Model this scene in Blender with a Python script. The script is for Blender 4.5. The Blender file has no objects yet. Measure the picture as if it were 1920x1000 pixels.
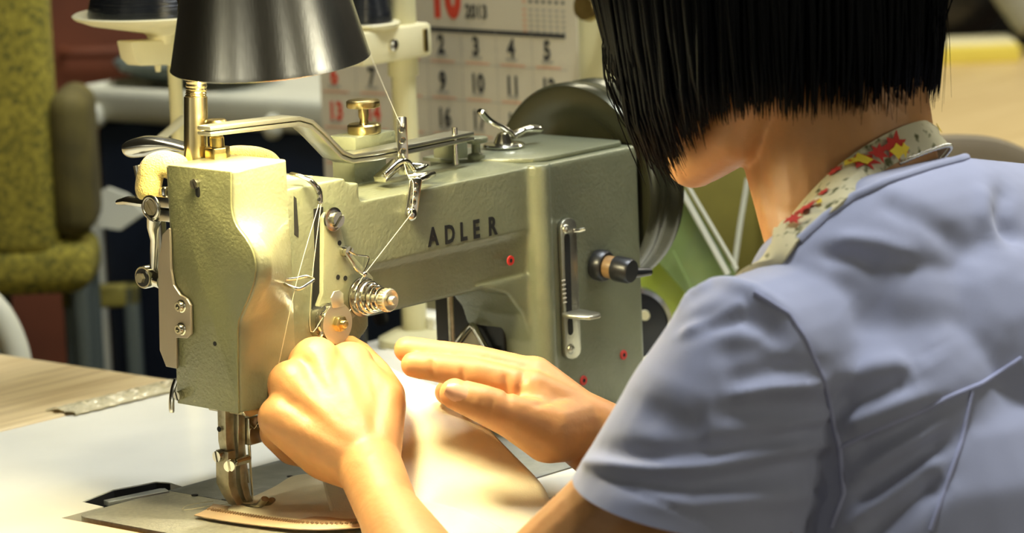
import bpy, bmesh, math, random
import numpy as np
from mathutils import Vector, Matrix, Quaternion
random.seed(7)
rng = np.random.default_rng(5)
sc = bpy.context.scene
C = sc.collection
PI = math.pi

# ------------------------------------------------------------------ camera, world, lights, exposure
CP, CR, CU, CF = [Vector(v) for v in [[-1.57645, -1.64493, 0.53455], [0.663053, -0.747459, -0.040799], [0.154244, 0.083086, 0.984533], [0.732509, 0.659091, -0.170381]]]
cam_d = bpy.data.cameras.new('camera')
cam = bpy.data.objects.new('camera', cam_d)
C.objects.link(cam)
cam.matrix_world = Matrix(((CR.x, CU.x, -CF.x, CP.x), (CR.y, CU.y, -CF.y, CP.y), (CR.z, CU.z, -CF.z, CP.z), (0, 0, 0, 1)))
cam_d.sensor_width = 36.0
cam_d.lens = 7000 / 1920 * 36
cam_d.clip_start = 0.05
cam_d.clip_end = 60
cam_d.dof.use_dof = True
cam_d.dof.focus_distance = 2.315
cam_d.dof.aperture_fstop = 9.0
sc.camera = cam

sc.view_settings.view_transform = 'Standard'
sc.view_settings.look = 'None'
sc.view_settings.gamma = 1.0
sc.view_settings.use_curve_mapping = False
sc.view_settings.exposure = 0.0

w = bpy.data.worlds.new('room_air')
sc.world = w
w.use_nodes = True
w.node_tree.nodes['Background'].inputs[0].default_value = (0.62, 0.64, 0.42, 1)
w.node_tree.nodes['Background'].inputs[1].default_value = 0.14

def area(name, loc, target, sx, sy, power, col):
    d = bpy.data.lights.new(name, 'AREA')
    d.shape = 'RECTANGLE'; d.size = sx; d.size_y = sy
    d.energy = power; d.color = col
    o = bpy.data.objects.new(name, d); C.objects.link(o)
    o.location = loc
    o.rotation_euler = (Vector(target) - Vector(loc)).to_track_quat('-Z', 'Y').to_euler()
    return o
# two ceiling tubes above the sewing bench and two above the room behind it
area('ceiling_tube', (0.55, -0.30, 1.9), (0.55, -0.30, 0.0), 1.2, 0.2, 43, (0.90, 0.95, 1.0))
# rows of tubes down the long workshop behind the camera
for tx, ty, pw in ((-11.7, 3.3, 95), (-11.6, 1.6, 80), (-9.9, -1.9, 110), (-8.6, -3.6, 40), (-3.0, -7.2, 60), (1.6, -7.5, 115), (2.6, -7.3, 90)):
    q = area('ceiling_tube', (tx, ty, 1.94), (tx, ty, 0.0), 0.30 if abs(tx) + abs(ty) > 4 else 0.1, 1.8, pw, (1.0, 0.98, 0.86))
    q.rotation_euler = (0, 0, math.atan2(ty, tx) - PI / 2)
area('ceiling_tube', (1.4, 1.2, 1.9), (1.4, 1.2, 0.0), 1.2, 0.15, 20, (1.0, 0.93, 0.72))
area('ceiling_tube', (2.6, -0.2, 1.9), (2.4, -0.2, 0.0), 1.2, 0.15, 30, (1.0, 0.92, 0.75))
LAMP_POWER = 5.8
LAMP_COLOUR = (1.0, 0.87, 0.53)

# ------------------------------------------------------------------ materials
def mat(name, col, rough=0.5, metal=0.0, bump=0.0, bscale=300.0, var=0.0, vscale=40.0, col2=None, sss=0.0,
        emis=0.0, coat=0.0, stretch=None, aniso=0.0, spec=None, alpha=1.0, trans=0.0, detail=3.0, sheen=0.0):
    m = bpy.data.materials.new(name); m.use_nodes = True
    nt = m.node_tree; b = nt.nodes['Principled BSDF']
    b.inputs['Base Color'].default_value = (*col, 1)
    b.inputs['Roughness'].default_value = rough
    b.inputs['Metallic'].default_value = metal
    b.inputs['Coat Weight'].default_value = coat
    b.inputs['Anisotropic'].default_value = aniso
    b.inputs['Alpha'].default_value = alpha
    b.inputs['Transmission Weight'].default_value = trans
    b.inputs['Sheen Weight'].default_value = sheen
    if spec is not None: b.inputs['Specular IOR Level'].default_value = spec
    if sss:
        b.inputs['Subsurface Weight'].default_value = sss
        b.inputs['Subsurface Radius'].default_value = (1.0, 0.35, 0.15)
        b.inputs['Subsurface Scale'].default_value = 0.006
    if emis:
        b.inputs['Emission Color'].default_value = (*col, 1); b.inputs['Emission Strength'].default_value = emis
    tc = nt.nodes.new('ShaderNodeTexCoord')
    src = tc.outputs['Object']
    if stretch:
        mp = nt.nodes.new('ShaderNodeMapping'); mp.inputs['Scale'].default_value = stretch
        nt.links.new(src, mp.inputs[0]); src = mp.outputs[0]
    if var or col2:
        n = nt.nodes.new('ShaderNodeTexNoise'); n.inputs['Scale'].default_value = vscale; n.inputs['Detail'].default_value = 4
        nt.links.new(src, n.inputs['Vector'])
        r = nt.nodes.new('ShaderNodeValToRGB')
        c2 = col2 or tuple(max(0, c * (1 - var)) for c in col)
        c1 = col if col2 else tuple(min(1, c * (1 + var)) for c in col)
        r.color_ramp.elements[0].color = (*c2, 1); r.color_ramp.elements[0].position = 0.35
        r.color_ramp.elements[1].color = (*c1, 1); r.color_ramp.elements[1].position = 0.65
        nt.links.new(n.outputs['Fac'], r.inputs[0]); nt.links.new(r.outputs[0], b.inputs['Base Color'])
    if bump:
        n2 = nt.nodes.new('ShaderNodeTexNoise'); n2.inputs['Scale'].default_value = bscale; n2.inputs['Detail'].default_value = detail
        nt.links.new(src, n2.inputs['Vector'])
        bp = nt.nodes.new('ShaderNodeBump'); bp.inputs['Strength'].default_value = 1.0; bp.inputs['Distance'].default_value = bump
        nt.links.new(n2.outputs['Fac'], bp.inputs['Height']); nt.links.new(bp.outputs[0], b.inputs['Normal'])
    return m

M = {}
M['paint'] = mat('hammered_paint', (0.215, 0.228, 0.142), 0.32, 0.15, bump=0.0003, bscale=420, var=0.10, vscale=18, detail=1.0, coat=0.15)
M['paint_light'] = mat('cover_paint', (0.28, 0.28, 0.17), 0.34, 0.1, bump=0.0003, bscale=420, var=0.06, vscale=30, detail=1.0, coat=0.15)
M['plate_paint'] = mat('face_plate_paint', (0.20, 0.20, 0.095), 0.33, 0.1, bump=0.0004, bscale=480, var=0.08, vscale=25, detail=1.0, coat=0.2)
M['steel'] = mat('polished_steel', (0.62, 0.60, 0.52), 0.22, 1.0, var=0.08, vscale=60)
M['nickel'] = mat('nickel_plate', (0.72, 0.70, 0.58), 0.18, 1.0)
M['satin'] = mat('satin_steel', (0.60, 0.58, 0.45), 0.36, 0.85)
M['dull_steel'] = mat('worn_steel', (0.58, 0.54, 0.40), 0.40, 0.85, bump=0.0001, bscale=500, col2=(0.36, 0.32, 0.21), vscale=110)
M['plate_tan'] = mat('bracket_lacquer', (0.42, 0.36, 0.27), 0.35, 0.55)
M['bed'] = mat('bed_steel', (0.36, 0.38, 0.36), 0.42, 0.6, bump=0.00012, bscale=900, var=0.12, vscale=70)
M['slide'] = mat('slide_plate_steel', (0.62, 0.60, 0.48), 0.36, 0.55, bump=0.0002, bscale=700, var=0.10, vscale=300)
M['brass'] = mat('old_brass', (0.58, 0.46, 0.20), 0.28, 1.0, col2=(0.34, 0.26, 0.10), vscale=60)
M['bar'] = mat('lever_steel', (0.52, 0.51, 0.40), 0.30, 0.9, bump=0.00015, bscale=500)
M['black'] = mat('black_plastic', (0.012, 0.013, 0.014), 0.35)
M['black_gloss'] = mat('black_thread', (0.010, 0.012, 0.016), 0.22, bump=0.0006, bscale=30, stretch=(1, 1, 40))
M['hole'] = mat('dark_hole', (0.006, 0.006, 0.005), 0.8)
M['wheel'] = mat('hand_wheel_paint', (0.05, 0.05, 0.026), 0.25, 0.4, var=0.15, vscale=10)
M['ring'] = mat('brown_bakelite', (0.22, 0.13, 0.05), 0.4)
M['red'] = mat('red_oil_mark', (0.55, 0.03, 0.02), 0.5)
M['felt'] = mat('yellow_felt', (0.80, 0.60, 0.17), 0.95, bump=0.0012, bscale=900, var=0.10, vscale=150, sheen=0.4)
M['letters'] = mat('black_lettering', (0.012, 0.012, 0.010), 0.5)
M['shade'] = mat('brushed_shade', (0.72, 0.69, 0.57), 0.27, 1.0, bump=0.00005, bscale=900, stretch=(1, 1, 0.04), var=0.05, vscale=600)
M['shade_in'] = mat('shade_lining', (0.85, 0.84, 0.76), 0.6)
M['bulb'] = mat('bulb_glass', (1.0, 0.9, 0.6), 0.4, emis=6.0)
M['post'] = mat('lamp_post_nickel', (0.66, 0.56, 0.32), 0.24, 1.0, bump=0.00003, bscale=900, stretch=(1, 1, 0.03))
M['cream'] = mat('cream_plastic', (0.80, 0.73, 0.44), 0.42, var=0.04, vscale=20)
M['cream_metal'] = mat('cream_lacquer', (0.66, 0.61, 0.34), 0.35, var=0.05, vscale=20)
M['white'] = mat('white_plastic', (0.62, 0.61, 0.47), 0.45, var=0.05, vscale=12)
M['laminate'] = mat('white_laminate', (0.88, 0.85, 0.70), 0.28, bump=0.00003, bscale=900, var=0.03, vscale=14)
M['edge_wood'] = mat('raw_wood_edge', (0.42, 0.22, 0.07), 0.7)
M['tape'] = mat('clear_tape', (0.74, 0.66, 0.42), 0.12, bump=0.003, bscale=90, trans=0.12, spec=0.7)
M['paper'] = mat('calendar_paper', (0.70, 0.635, 0.47), 0.75, var=0.03, vscale=9)
M['print_black'] = mat('black_print', (0.035, 0.035, 0.035), 0.7)
M['print_grey'] = mat('grey_print', (0.42, 0.40, 0.33), 0.7)
M['print_red'] = mat('red_print', (0.72, 0.07, 0.03), 0.7)
M['print_orange'] = mat('orange_print', (0.76, 0.42, 0.25), 0.7)
M['thread'] = mat('beige_thread', (0.80, 0.72, 0.48), 0.6)
M['cloth'] = mat('beige_cloth', (0.92, 0.83, 0.58), 0.9, bump=0.0003, bscale=900, var=0.04, vscale=60, sheen=0.2)
M['zip_tape'] = mat('tan_zip_tape', (0.68, 0.49, 0.30), 0.85, bump=0.0002, bscale=1200)
M['zip_teeth'] = mat('zip_teeth', (0.40, 0.27, 0.14), 0.4)
M['skin'] = mat('skin', (0.56, 0.28, 0.105), 0.48, sss=0.12, bump=0.0004, bscale=160, var=0.06, vscale=45)
M['nail'] = mat('nail', (0.74, 0.42, 0.26), 0.25)
M['hair'] = mat('black_hair', (0.0025, 0.003, 0.0035), 0.55, spec=0.10)
M['shirt'] = mat('lavender_jersey', (0.385, 0.405, 0.535), 0.88, bump=0.00012, bscale=1500, var=0.03, vscale=30, sheen=0.25)
M['seam'] = mat('lavender_seam', (0.43, 0.45, 0.63), 0.9, bump=0.0003, bscale=900)
M['navy'] = mat('navy_canvas', (0.006, 0.014, 0.035), 0.8, var=0.3, vscale=8)
M['grey_metal'] = mat('grey_tube', (0.16, 0.19, 0.17), 0.4, 0.5)
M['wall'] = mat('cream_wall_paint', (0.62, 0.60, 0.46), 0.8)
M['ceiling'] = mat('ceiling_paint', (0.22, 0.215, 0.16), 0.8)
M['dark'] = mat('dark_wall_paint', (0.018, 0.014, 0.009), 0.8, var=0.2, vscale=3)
M['floor'] = mat('dark_floor', (0.05, 0.028, 0.016), 0.6, var=0.35, vscale=3)
M['redbrown'] = mat('red_brown_leather', (0.17, 0.045, 0.015), 0.6, var=0.25, vscale=6)
M['green'] = mat('green_vinyl', (0.20, 0.27, 0.09), 0.25, coat=0.4, var=0.25, vscale=12)
M['lime'] = mat('lime_vinyl', (0.34, 0.40, 0.05), 0.3, coat=0.3)
M['olive'] = mat('olive_fabric', (0.26, 0.22, 0.035), 0.7, var=0.15, vscale=14)
M['dull_olive'] = mat('dull_olive_fabric', (0.10, 0.08, 0.016), 0.8, var=0.3, vscale=25)
M['yellow'] = mat('yellow_board', (0.80, 0.66, 0.10), 0.5)
M['grey_cloth'] = mat('grey_cloth', (0.34, 0.33, 0.25), 0.7, var=0.1, vscale=10)
M['brown'] = mat('brown_vinyl', (0.17, 0.13, 0.07), 0.6, var=0.12, vscale=10)

def wood(name, c1, c2, rot=0.0):
    m = bpy.data.materials.new(name); m.use_nodes = True
    nt = m.node_tree; b = nt.nodes['Principled BSDF']; b.inputs['Roughness'].default_value = 0.45
    tc = nt.nodes.new('ShaderNodeTexCoord'); mp = nt.nodes.new('ShaderNodeMapping')
    mp.inputs['Scale'].default_value = (3, 55, 10); mp.inputs['Rotation'].default_value = (0, 0, rot)
    n = nt.nodes.new('ShaderNodeTexNoise'); n.inputs['Scale'].default_value = 2.2; n.inputs['Detail'].default_value = 8; n.inputs['Distortion'].default_value = 0.6
    r = nt.nodes.new('ShaderNodeValToRGB')
    r.color_ramp.elements[0].color = (*c2, 1); r.color_ramp.elements[0].position = 0.32
    r.color_ramp.elements[1].color = (*c1, 1); r.color_ramp.elements[1].position = 0.66
    nt.links.new(tc.outputs['Object'], mp.inputs[0]); nt.links.new(mp.outputs[0], n.inputs['Vector'])
    nt.links.new(n.outputs['Fac'], r.inputs[0]); nt.links.new(r.outputs[0], b.inputs['Base Color'])
    return m
M['wood'] = wood('oak_veneer', (0.86, 0.69, 0.38), (0.62, 0.45, 0.21), 0.15)
M['wood_far'] = wood('far_oak', (0.66, 0.50, 0.24), (0.54, 0.39, 0.17), 0.3)

def tweed(name, c1, c2, c3):
    m = bpy.data.materials.new(name); m.use_nodes = True
    nt = m.node_tree; b = nt.nodes['Principled BSDF']; b.inputs['Roughness'].default_value = 0.9
    tc = nt.nodes.new('ShaderNodeTexCoord')
    v = nt.nodes.new('ShaderNodeTexVoronoi'); v.inputs['Scale'].default_value = 260
    r = nt.nodes.new('ShaderNodeValToRGB'); r.color_ramp.interpolation = 'LINEAR'
    r.color_ramp.elements[0].color = (*c1, 1); r.color_ramp.elements[0].position = 0.1
    r.color_ramp.elements[1].color = (*c3, 1); r.color_ramp.elements[1].position = 0.9
    e = r.color_ramp.elements.new(0.5); e.color = (*c2, 1)
    nt.links.new(tc.outputs['Object'], v.inputs['Vector']); nt.links.new(v.outputs['Color'], r.inputs[0]); nt.links.new(r.outputs[0], b.inputs['Base Color'])
    return m
M['tweed'] = tweed('yellow_tweed', (0.12, 0.11, 0.015), (0.26, 0.22, 0.022), (0.40, 0.33, 0.04))

def floral(name):
    m = bpy.data.materials.new(name); m.use_nodes = True
    nt = m.node_tree; b = nt.nodes['Principled BSDF']; b.inputs['Roughness'].default_value = 0.85
    tc = nt.nodes.new('ShaderNodeTexCoord')
    n = nt.nodes.new('ShaderNodeTexNoise'); n.inputs['Scale'].default_value = 150; n.inputs['Detail'].default_value = 2
    nt.links.new(tc.outputs['Object'], n.inputs['Vector'])
    r = nt.nodes.new('ShaderNodeValToRGB')
    r.color_ramp.elements[0].color = (0.10, 0.10, 0.03, 1); r.color_ramp.elements[0].position = 0.30
    r.color_ramp.elements[1].color = (0.62, 0.56, 0.34, 1); r.color_ramp.elements[1].position = 0.42
    nt.links.new(n.outputs['Fac'], r.inputs[0]); nt.links.new(r.outputs[0], b.inputs['Base Color'])
    return m
M['strap'] = floral('floral_cotton')
M['petal_red'] = mat('petal_red', (0.52, 0.035, 0.02), 0.85)
M['petal_yellow'] = mat('petal_yellow', (0.85, 0.62, 0.04), 0.85)

# ------------------------------------------------------------------ helpers
def V(*a): return Vector(a)

def tag(o, label=None, cat=None, group=None, kind=None):
    if label: o['label'] = label
    if cat: o['category'] = cat
    if group: o['group'] = group
    if kind: o['kind'] = kind
    return o

def thing(name, loc, label, cat, group=None):
    o = bpy.data.objects.new(name, None); C.objects.link(o)
    o.location = loc; o.empty_display_size = 0.05
    ORG[o.name] = Vector(loc)
    return tag(o, label, cat, group)
ORG = {}

def frame(d):
    d = Vector(d).normalized()
    a = d.cross(Vector((0, 0, 1)))
    if a.length < 1e-4: a = d.cross(Vector((1, 0, 0)))
    a.normalize(); return a, d.cross(a).normalized(), d

class MB:
    def __init__(s): s.bm = bmesh.new()
    def box(s, lo, hi, M4=None):
        vs = []
        for x in (lo[0], hi[0]):
            for y in (lo[1], hi[1]):
                for z in (lo[2], hi[2]):
                    p = Vector((x, y, z)); vs.append(s.bm.verts.new(M4 @ p if M4 else p))
        for f in ((0, 1, 3, 2), (4, 6, 7, 5), (0, 4, 5, 1), (2, 3, 7, 6), (0, 2, 6, 4), (1, 5, 7, 3)):
            s.bm.faces.new([vs[i] for i in f])
        return s
    def tube(s, pts, r, seg=12, cap=True, flat=1.0, closed=False, up=None):
        pts = [Vector(p) for p in pts]; n = len(pts)
        rs = list(r) if hasattr(r, '__len__') else [r] * n
        rings = []; pa = None
        for i, p in enumerate(pts):
            if closed: t = pts[(i + 1) % n] - pts[i - 1]
            else: t = pts[min(i + 1, n - 1)] - pts[max(i - 1, 0)]
            if t.length < 1e-9: t = Vector((0, 0, 1))
            t.normalize()
            if up is not None: a = t.cross(Vector(up))
            elif pa is None: a = frame(t)[0]
            else: a = pa - t * pa.dot(t)
            if a.length < 1e-6: a = frame(t)[0]
            a.normalize(); pa = a; b = t.cross(a)
            rings.append([s.bm.verts.new(p + a * math.cos(2 * PI * k / seg) * rs[i] + b * math.sin(2 * PI * k / seg) * rs[i] * flat) for k in range(seg)])
        rg = range(n) if closed else range(n - 1)
        for i in rg:
            A, B = rings[i], rings[(i + 1) % n]
            for k in range(seg):
                s.bm.faces.new((A[k], A[(k + 1) % seg], B[(k + 1) % seg], B[k]))
        if cap and not closed:
            s.bm.faces.new(rings[0][::-1]); s.bm.faces.new(rings[-1])
        return s
    def cyl(s, p0, p1, r0, r1=None, seg=24): return s.tube([p0, p1], [r0, r0 if r1 is None else r1], seg)
    def lathe(s, o, d, prof, seg=32):
        a, b, d = frame(d); o = Vector(o); rings = []
        for r, h in prof:
            if r < 1e-6: rings.append([s.bm.verts.new(o + d * h)])
            else: rings.append([s.bm.verts.new(o + d * h + a * math.cos(2 * PI * k / seg) * r + b * math.sin(2 * PI * k / seg) * r) for k in range(seg)])
        for A, B in zip(rings, rings[1:]):
            for k in range(seg):
                q = (k + 1) % seg
                if len(A) == 1 and len(B) == 1: continue
                if len(A) == 1: s.bm.faces.new((A[0], B[q], B[k]))
                elif len(B) == 1: s.bm.faces.new((A[k], A[q], B[0]))
                else: s.bm.faces.new((A[k], A[q], B[q], B[k]))
        return s
    def prism(s, pts, ext):
        ext = Vector(ext); A = [s.bm.verts.new(Vector(p)) for p in pts]; B = [s.bm.verts.new(Vector(p) + ext) for p in pts]
        n = len(A)
        for k in range(n): s.bm.faces.new((A[k], A[(k + 1) % n], B[(k + 1) % n], B[k]))
        s.bm.faces.new(A[::-1]); s.bm.faces.new(B)
        return s
    def sphere(s, c, r, sc_=(1, 1, 1), seg=16, M4=None):
        m = Matrix.Translation(Vector(c)) @ (M4.to_4x4() if M4 else Matrix.Identity(4)) @ Matrix.Diagonal((*[r * q for q in sc_], 1))
        bmesh.ops.create_uvsphere(s.bm, u_segments=seg, v_segments=max(6, seg // 2), radius=1, matrix=m)
        return s
    def capsule(s, p0, p1, r0, r1=None, seg=14):
        r1 = r0 if r1 is None else r1
        p0, p1 = Vector(p0), Vector(p1); L = (p1 - p0).length
        prof = [(0, -r0)] + [(r0 * math.sin(t * PI / 10), -r0 * math.cos(t * PI / 10)) for t in range(1, 5)] + [(r0, 0), (r1, L)] + \
               [(r1 * math.cos(t * PI / 10), L + r1 * math.sin(t * PI / 10)) for t in range(1, 5)] + [(0, L + r1)]
        return s.lathe(p0, p1 - p0 if L > 1e-6 else Vector((0, 0, 1)), prof, seg)
    def chain(s, pts, rs, seg=14):
        for i in range(len(pts) - 1): s.capsule(pts[i], pts[i + 1], rs[i], rs[i + 1], seg)
        return s
    def grid(s, rows, thick=None, up=None):
        G = [[s.bm.verts.new(Vector(p)) for p in r] for r in rows]
        for i in range(len(G) - 1):
            for j in range(len(G[0]) - 1):
                s.bm.faces.new((G[i][j], G[i][j + 1], G[i + 1][j + 1], G[i + 1][j]))
        return s
    def build(s, name, m, parent=None, smooth=True, bevel=0.0, seg=2, remesh=0.0, smoothit=0, solid=0.0, sub=0, ang=40, weld=0.0):
        if weld: bmesh.ops.remove_doubles(s.bm, verts=s.bm.verts, dist=weld)
        bmesh.ops.recalc_face_normals(s.bm, faces=s.bm.faces)
        me = bpy.data.meshes.new(name); s.bm.to_mesh(me); s.bm.free()
        me.materials.append(M[m] if isinstance(m, str) else m)
        o = bpy.data.objects.new(name, me); C.objects.link(o)
        if remesh:
            q = o.modifiers.new('r', 'REMESH'); q.mode = 'VOXEL'; q.voxel_size = remesh
        if smoothit:
            q = o.modifiers.new('s', 'SMOOTH'); q.iterations = smoothit; q.factor = 0.5
        if solid:
            q = o.modifiers.new('o', 'SOLIDIFY'); q.thickness = solid; q.offset = -1
        if bevel:
            q = o.modifiers.new('b', 'BEVEL'); q.width = bevel; q.segments = seg; q.limit_method = 'ANGLE'; q.angle_limit = math.radians(35)
            q.harden_normals = False
        if sub:
            q = o.modifiers.new('u', 'SUBSURF'); q.levels = sub; q.render_levels = sub
        if o.modifiers:
            dg = bpy.context.evaluated_depsgraph_get()
            nm = bpy.data.meshes.new_from_object(o.evaluated_get(dg), depsgraph=dg)
            o.modifiers.clear(); o.data = nm; bpy.data.meshes.remove(me); nm.name = name
            if not nm.materials: nm.materials.append(M[m] if isinstance(m, str) else m)
        if smooth:
            o.data.shade_smooth()
            if ang and not remesh: o.data.set_sharp_from_angle(angle=math.radians(ang))
        return put(o, parent)

def origin_of(o):
    while o.parent: o = o.parent
    return ORG.get(o.name, Vector((0, 0, 0)))

def put(o, parent):
    if parent is not None:
        o.parent = parent
        if parent.parent is None and parent.type == 'EMPTY':
            o.matrix_parent_inverse = Matrix.Translation(-ORG[parent.name])
    return o

def text_mesh(body, size, origin, xdir, ydir, depth=0.0003, sx=1.0, align='LEFT', bold=0.0):
    cu = bpy.data.curves.new('t', 'FONT'); cu.body = body; cu.size = size; cu.extrude = depth; cu.offset = bold; cu.align_x = align
    cu.resolution_u = 3
    o = bpy.data.objects.new('t', cu); C.objects.link(o)
    dg = bpy.context.evaluated_depsgraph_get()
    me = bpy.data.meshes.new_from_object(o.evaluated_get(dg), depsgraph=dg)
    bpy.data.objects.remove(o); bpy.data.curves.remove(cu)
    x = Vector(xdir).normalized(); y = Vector(ydir).normalized(); z = x.cross(y)
    mm = Matrix(((x.x * sx, y.x, z.x, origin[0]), (x.y * sx, y.y, z.y, origin[1]), (x.z * sx, y.z, z.z, origin[2]), (0, 0, 0, 1)))
    me.transform(mm)
    return me

def add_mesh(mb, me):
    mb.bm.from_mesh(me); bpy.data.meshes.remove(me)

def spline(pts, n=8):
    P = [Vector(p) for p in pts]; out = []
    for i in range(len(P) - 1):
        p0, p1, p2, p3 = P[max(i - 1, 0)], P[i], P[i + 1], P[min(i + 2, len(P) - 1)]
        for k in range(n):
            t = k / n
            out.append(0.5 * ((2 * p1) + (p2 - p0) * t + (2 * p0 - 5 * p1 + 4 * p2 - p3) * t * t + (3 * p1 - p0 - 3 * p2 + p3) * t ** 3))
    out.append(P[-1]); return out

def screw(name, c, d, r, h, m, parent, slot_dir=(0, 0, 1), hexa=False):
    """slotted screw head; the slot is a real groove made of two half discs"""
    d = Vector(d).normalized(); sd = Vector(slot_dir); sd = (sd - d * sd.dot(d)).normalized(); nd = d.cross(sd)
    b = MB(); c = Vector(c)
    b.cyl(c - d * 0.001, c + d * h * 0.45, r, r, 20)
    g = 0.22 * r; pts0 = []
    for sgn in (1, -1):
        pts = []
        a0 = math.asin(g / r)
        for k in range(11):
            a = a0 + (PI - 2 * a0) * k / 10
            pts.append(c + d * h * 0.45 + sd * math.cos(a) * r * 0.97 + nd * sgn * math.sin(a) * r * 0.97)
        b.prism(pts, d * h * 0.55)
    return b.build(name, m, parent)


# ------------------------------------------------------------------ structure
b = MB(); b.box((-13.1, -9.1, -0.80), (4.6, 4.4, -0.75)); tag(b.build('floor', 'floor', smooth=False), kind='structure')
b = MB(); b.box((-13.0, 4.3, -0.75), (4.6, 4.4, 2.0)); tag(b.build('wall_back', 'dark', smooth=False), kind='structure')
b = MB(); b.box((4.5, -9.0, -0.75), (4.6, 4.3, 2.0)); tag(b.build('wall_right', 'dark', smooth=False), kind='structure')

b = MB(); b.box((-13.1, -9.0, -0.75), (-13.0, 4.4, 2.0)); tag(b.build('wall_left', 'wall', smooth=False), kind='structure')
b = MB(); b.box((-13.1, -9.1, -0.75), (4.6, -9.0, 2.0)); tag(b.build('wall_front', 'wall', smooth=False), kind='structure')
b = MB(); b.box((-13.1, -9.1, 2.0), (4.6, 4.4, 2.1)); tag(b.build('ceiling', 'ceiling', smooth=False), kind='structure')

# ------------------------------------------------------------------ sewing table
TB = thing('sewing_table', (0.2, 0.1, -0.75), 'white laminate sewing table top with the green machine set into it', 'table')
cu = bpy.data.curves.new('t', 'CURVE'); cu.dimensions = '2D'; cu.fill_mode = 'BOTH'; cu.extrude = 0.012
def poly(pts):
    s_ = cu.splines.new('POLY'); s_.points.add(len(pts) - 1); s_.use_cyclic_u = True
    for q, p in zip(s_.points, pts): q.co = (p[0], p[1], 0, 1)
poly([(-0.75, -0.152), (0.62, -0.152), (0.62, 0.30), (-0.75, 0.30)])
poly([(-0.0945, 0.0715), ((-0.0595,0.069,0)[0], 0.0715), (-0.0579,0.0932,0)[:2], (-0.0241,0.1015,0)[:2], (-0.0055,0.0966,0)[:2], (0.0063,0.0943,0)[:2], (0.0091,0.0842,0)[:2], (0.005,0.0656,0)[:2], (0.355, 0.0715), (0.355, -0.112), (-0.0945, -0.112)])
to = bpy.data.objects.new('t', cu); C.objects.link(to)
dg = bpy.context.evaluated_depsgraph_get()
me = bpy.data.meshes.new_from_object(to.evaluated_get(dg), depsgraph=dg); bpy.data.objects.remove(to)
b = MB(); add_mesh(b, me)
for v in b.bm.verts: v.co.z -= 0.0125
tt = b.build('table_top', 'laminate', TB, smooth=False)
b = MB()
for x0, x1, y0, y1 in ((-0.75, -0.11, -0.14, 0.29), (0.37, 0.61, -0.14, 0.29), (-0.11, 0.37, 0.125, 0.29), (-0.11, 0.37, -0.14, -0.118)):
    b.box((x0, y0, -0.045), (x1, y1, -0.0255))
b.build('under_board', 'edge_wood', TB, smooth=False)
for x in (-0.70, 0.57):
    for y in (-0.10, 0.26):
        b = MB(); b.box((x - 0.02, y - 0.02, -0.75), (x + 0.02, y + 0.02, -0.045)); b.build('leg', 'grey_metal', TB, smooth=False, bevel=0.003)
hb = [(-0.0579,0.0932,0), (-0.0241,0.1015,0), (-0.0055,0.0966,0), (0.0063,0.0943,0), (0.0091,0.0842,0), (0.005,0.0656,0), (0.355, 0.0715, 0)]
for pa, pb_ in zip(hb, hb[1:]):
    pa, pb_ = Vector(pa), Vector(pb_); e_ = V(0, -.0007, 0); b = MB(); b.prism([(pa.x, pa.y - .0002, -.0012), (pb_.x, pb_.y - .0002, -.0012), (pb_.x, pb_.y - .0002, -.045), (pa.x, pa.y - .0002, -.045)], e_); b.build('cutout_lining', 'hole', TB, smooth=False)
b = MB(); b.box((-.0943, -.1115, -.045), (-.0937, .0712, -.0006)); b.build('cutout_edge', 'edge_wood', TB, smooth=False)
b = MB(); b.box((-0.115, -0.117, -0.09), (0.375, 0.125, -0.085)); b.build('oil_pan', 'hole', TB, smooth=False)

WT = thing('wooden_table', (-0.2, 0.7, -0.75), 'oak veneered wooden table butted against the white table top', 'table')
b = MB(); b.box((-0.9, 0.302, -0.028), (0.2395, 1.05, 0.0)); b.build('table_top', 'wood', WT, smooth=False, bevel=0.0015)
for x in (-0.84, 0.19):
    for y in (0.36, 0.99):
        b = MB(); b.box((x - 0.022, y - 0.022, -0.75), (x + 0.022, y + 0.022, -0.028)); b.build('leg', 'grey_metal', WT, smooth=False, bevel=0.003)

rows = []
for i in range(34):
    t = i / 33
    x = 0.115 + 0.12 * t; row = []
    for j in range(9):
        y = 0.292 + 0.030 * j / 8
        row.append((x + 0.002 * math.sin(j * 2.1 + i), y + 0.001 * math.sin(i * 1.7), 0.0014 + 0.0034 * (0.5 + 0.5 * math.sin(i * 1.9 + 1.3 * math.sin(j * 1.4))) * math.sin(PI * j / 8)))
    rows.append(row)
b = MB(); b.grid(rows)
tag(b.build('packing_tape', 'tape', solid=0.0006), 'crumpled clear packing tape over the joint of wooden and white table', 'tape')

# ------------------------------------------------------------------ sewing machine
SM = thing('sewing_machine', (0.1, 0.0, 0.0), 'green-grey industrial walking-foot sewing machine with ADLER lettering on its arm', 'sewing machine')
FY = -0.030
# cast body: arm, head section and pillar grown together
b = MB()
b.prism([(0.06, FY, 0.180), (0.06, FY, 0.1385), (0.06, FY + 0.0022, 0.1355), (0.06, FY + 0.0075, 0.104), (0.06, 0.036, 0.104), (0.06, 0.036, 0.180), (0.06, 0.0, 0.183)], (0.20, 0, 0))
b.box((0.012, FY, 0.066), (0.066, 0.030, 0.197))
b.prism([(0.05, FY, 0.197), (0.079, FY, 0.192), (0.082, FY, 0.10), (0.05, FY, 0.075)], (0, 0.060, 0))
b.box((0.239, -0.034, -0.004), (0.346, 0.060, 0.181))
b.prism([(0.19, FY + 0.004, 0.108), (0.245, FY + 0.004, 0.108), (0.245, FY + 0.004, 0.045), (0.232, FY + 0.004, 0.082), (0.218, FY + 0.004, 0.098)], (0, 0.055, 0))
b.tube([(0.2465, -0.0305, 0.0), (0.2465, -0.0305, 0.1815)], 0.0085, 16)
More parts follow.
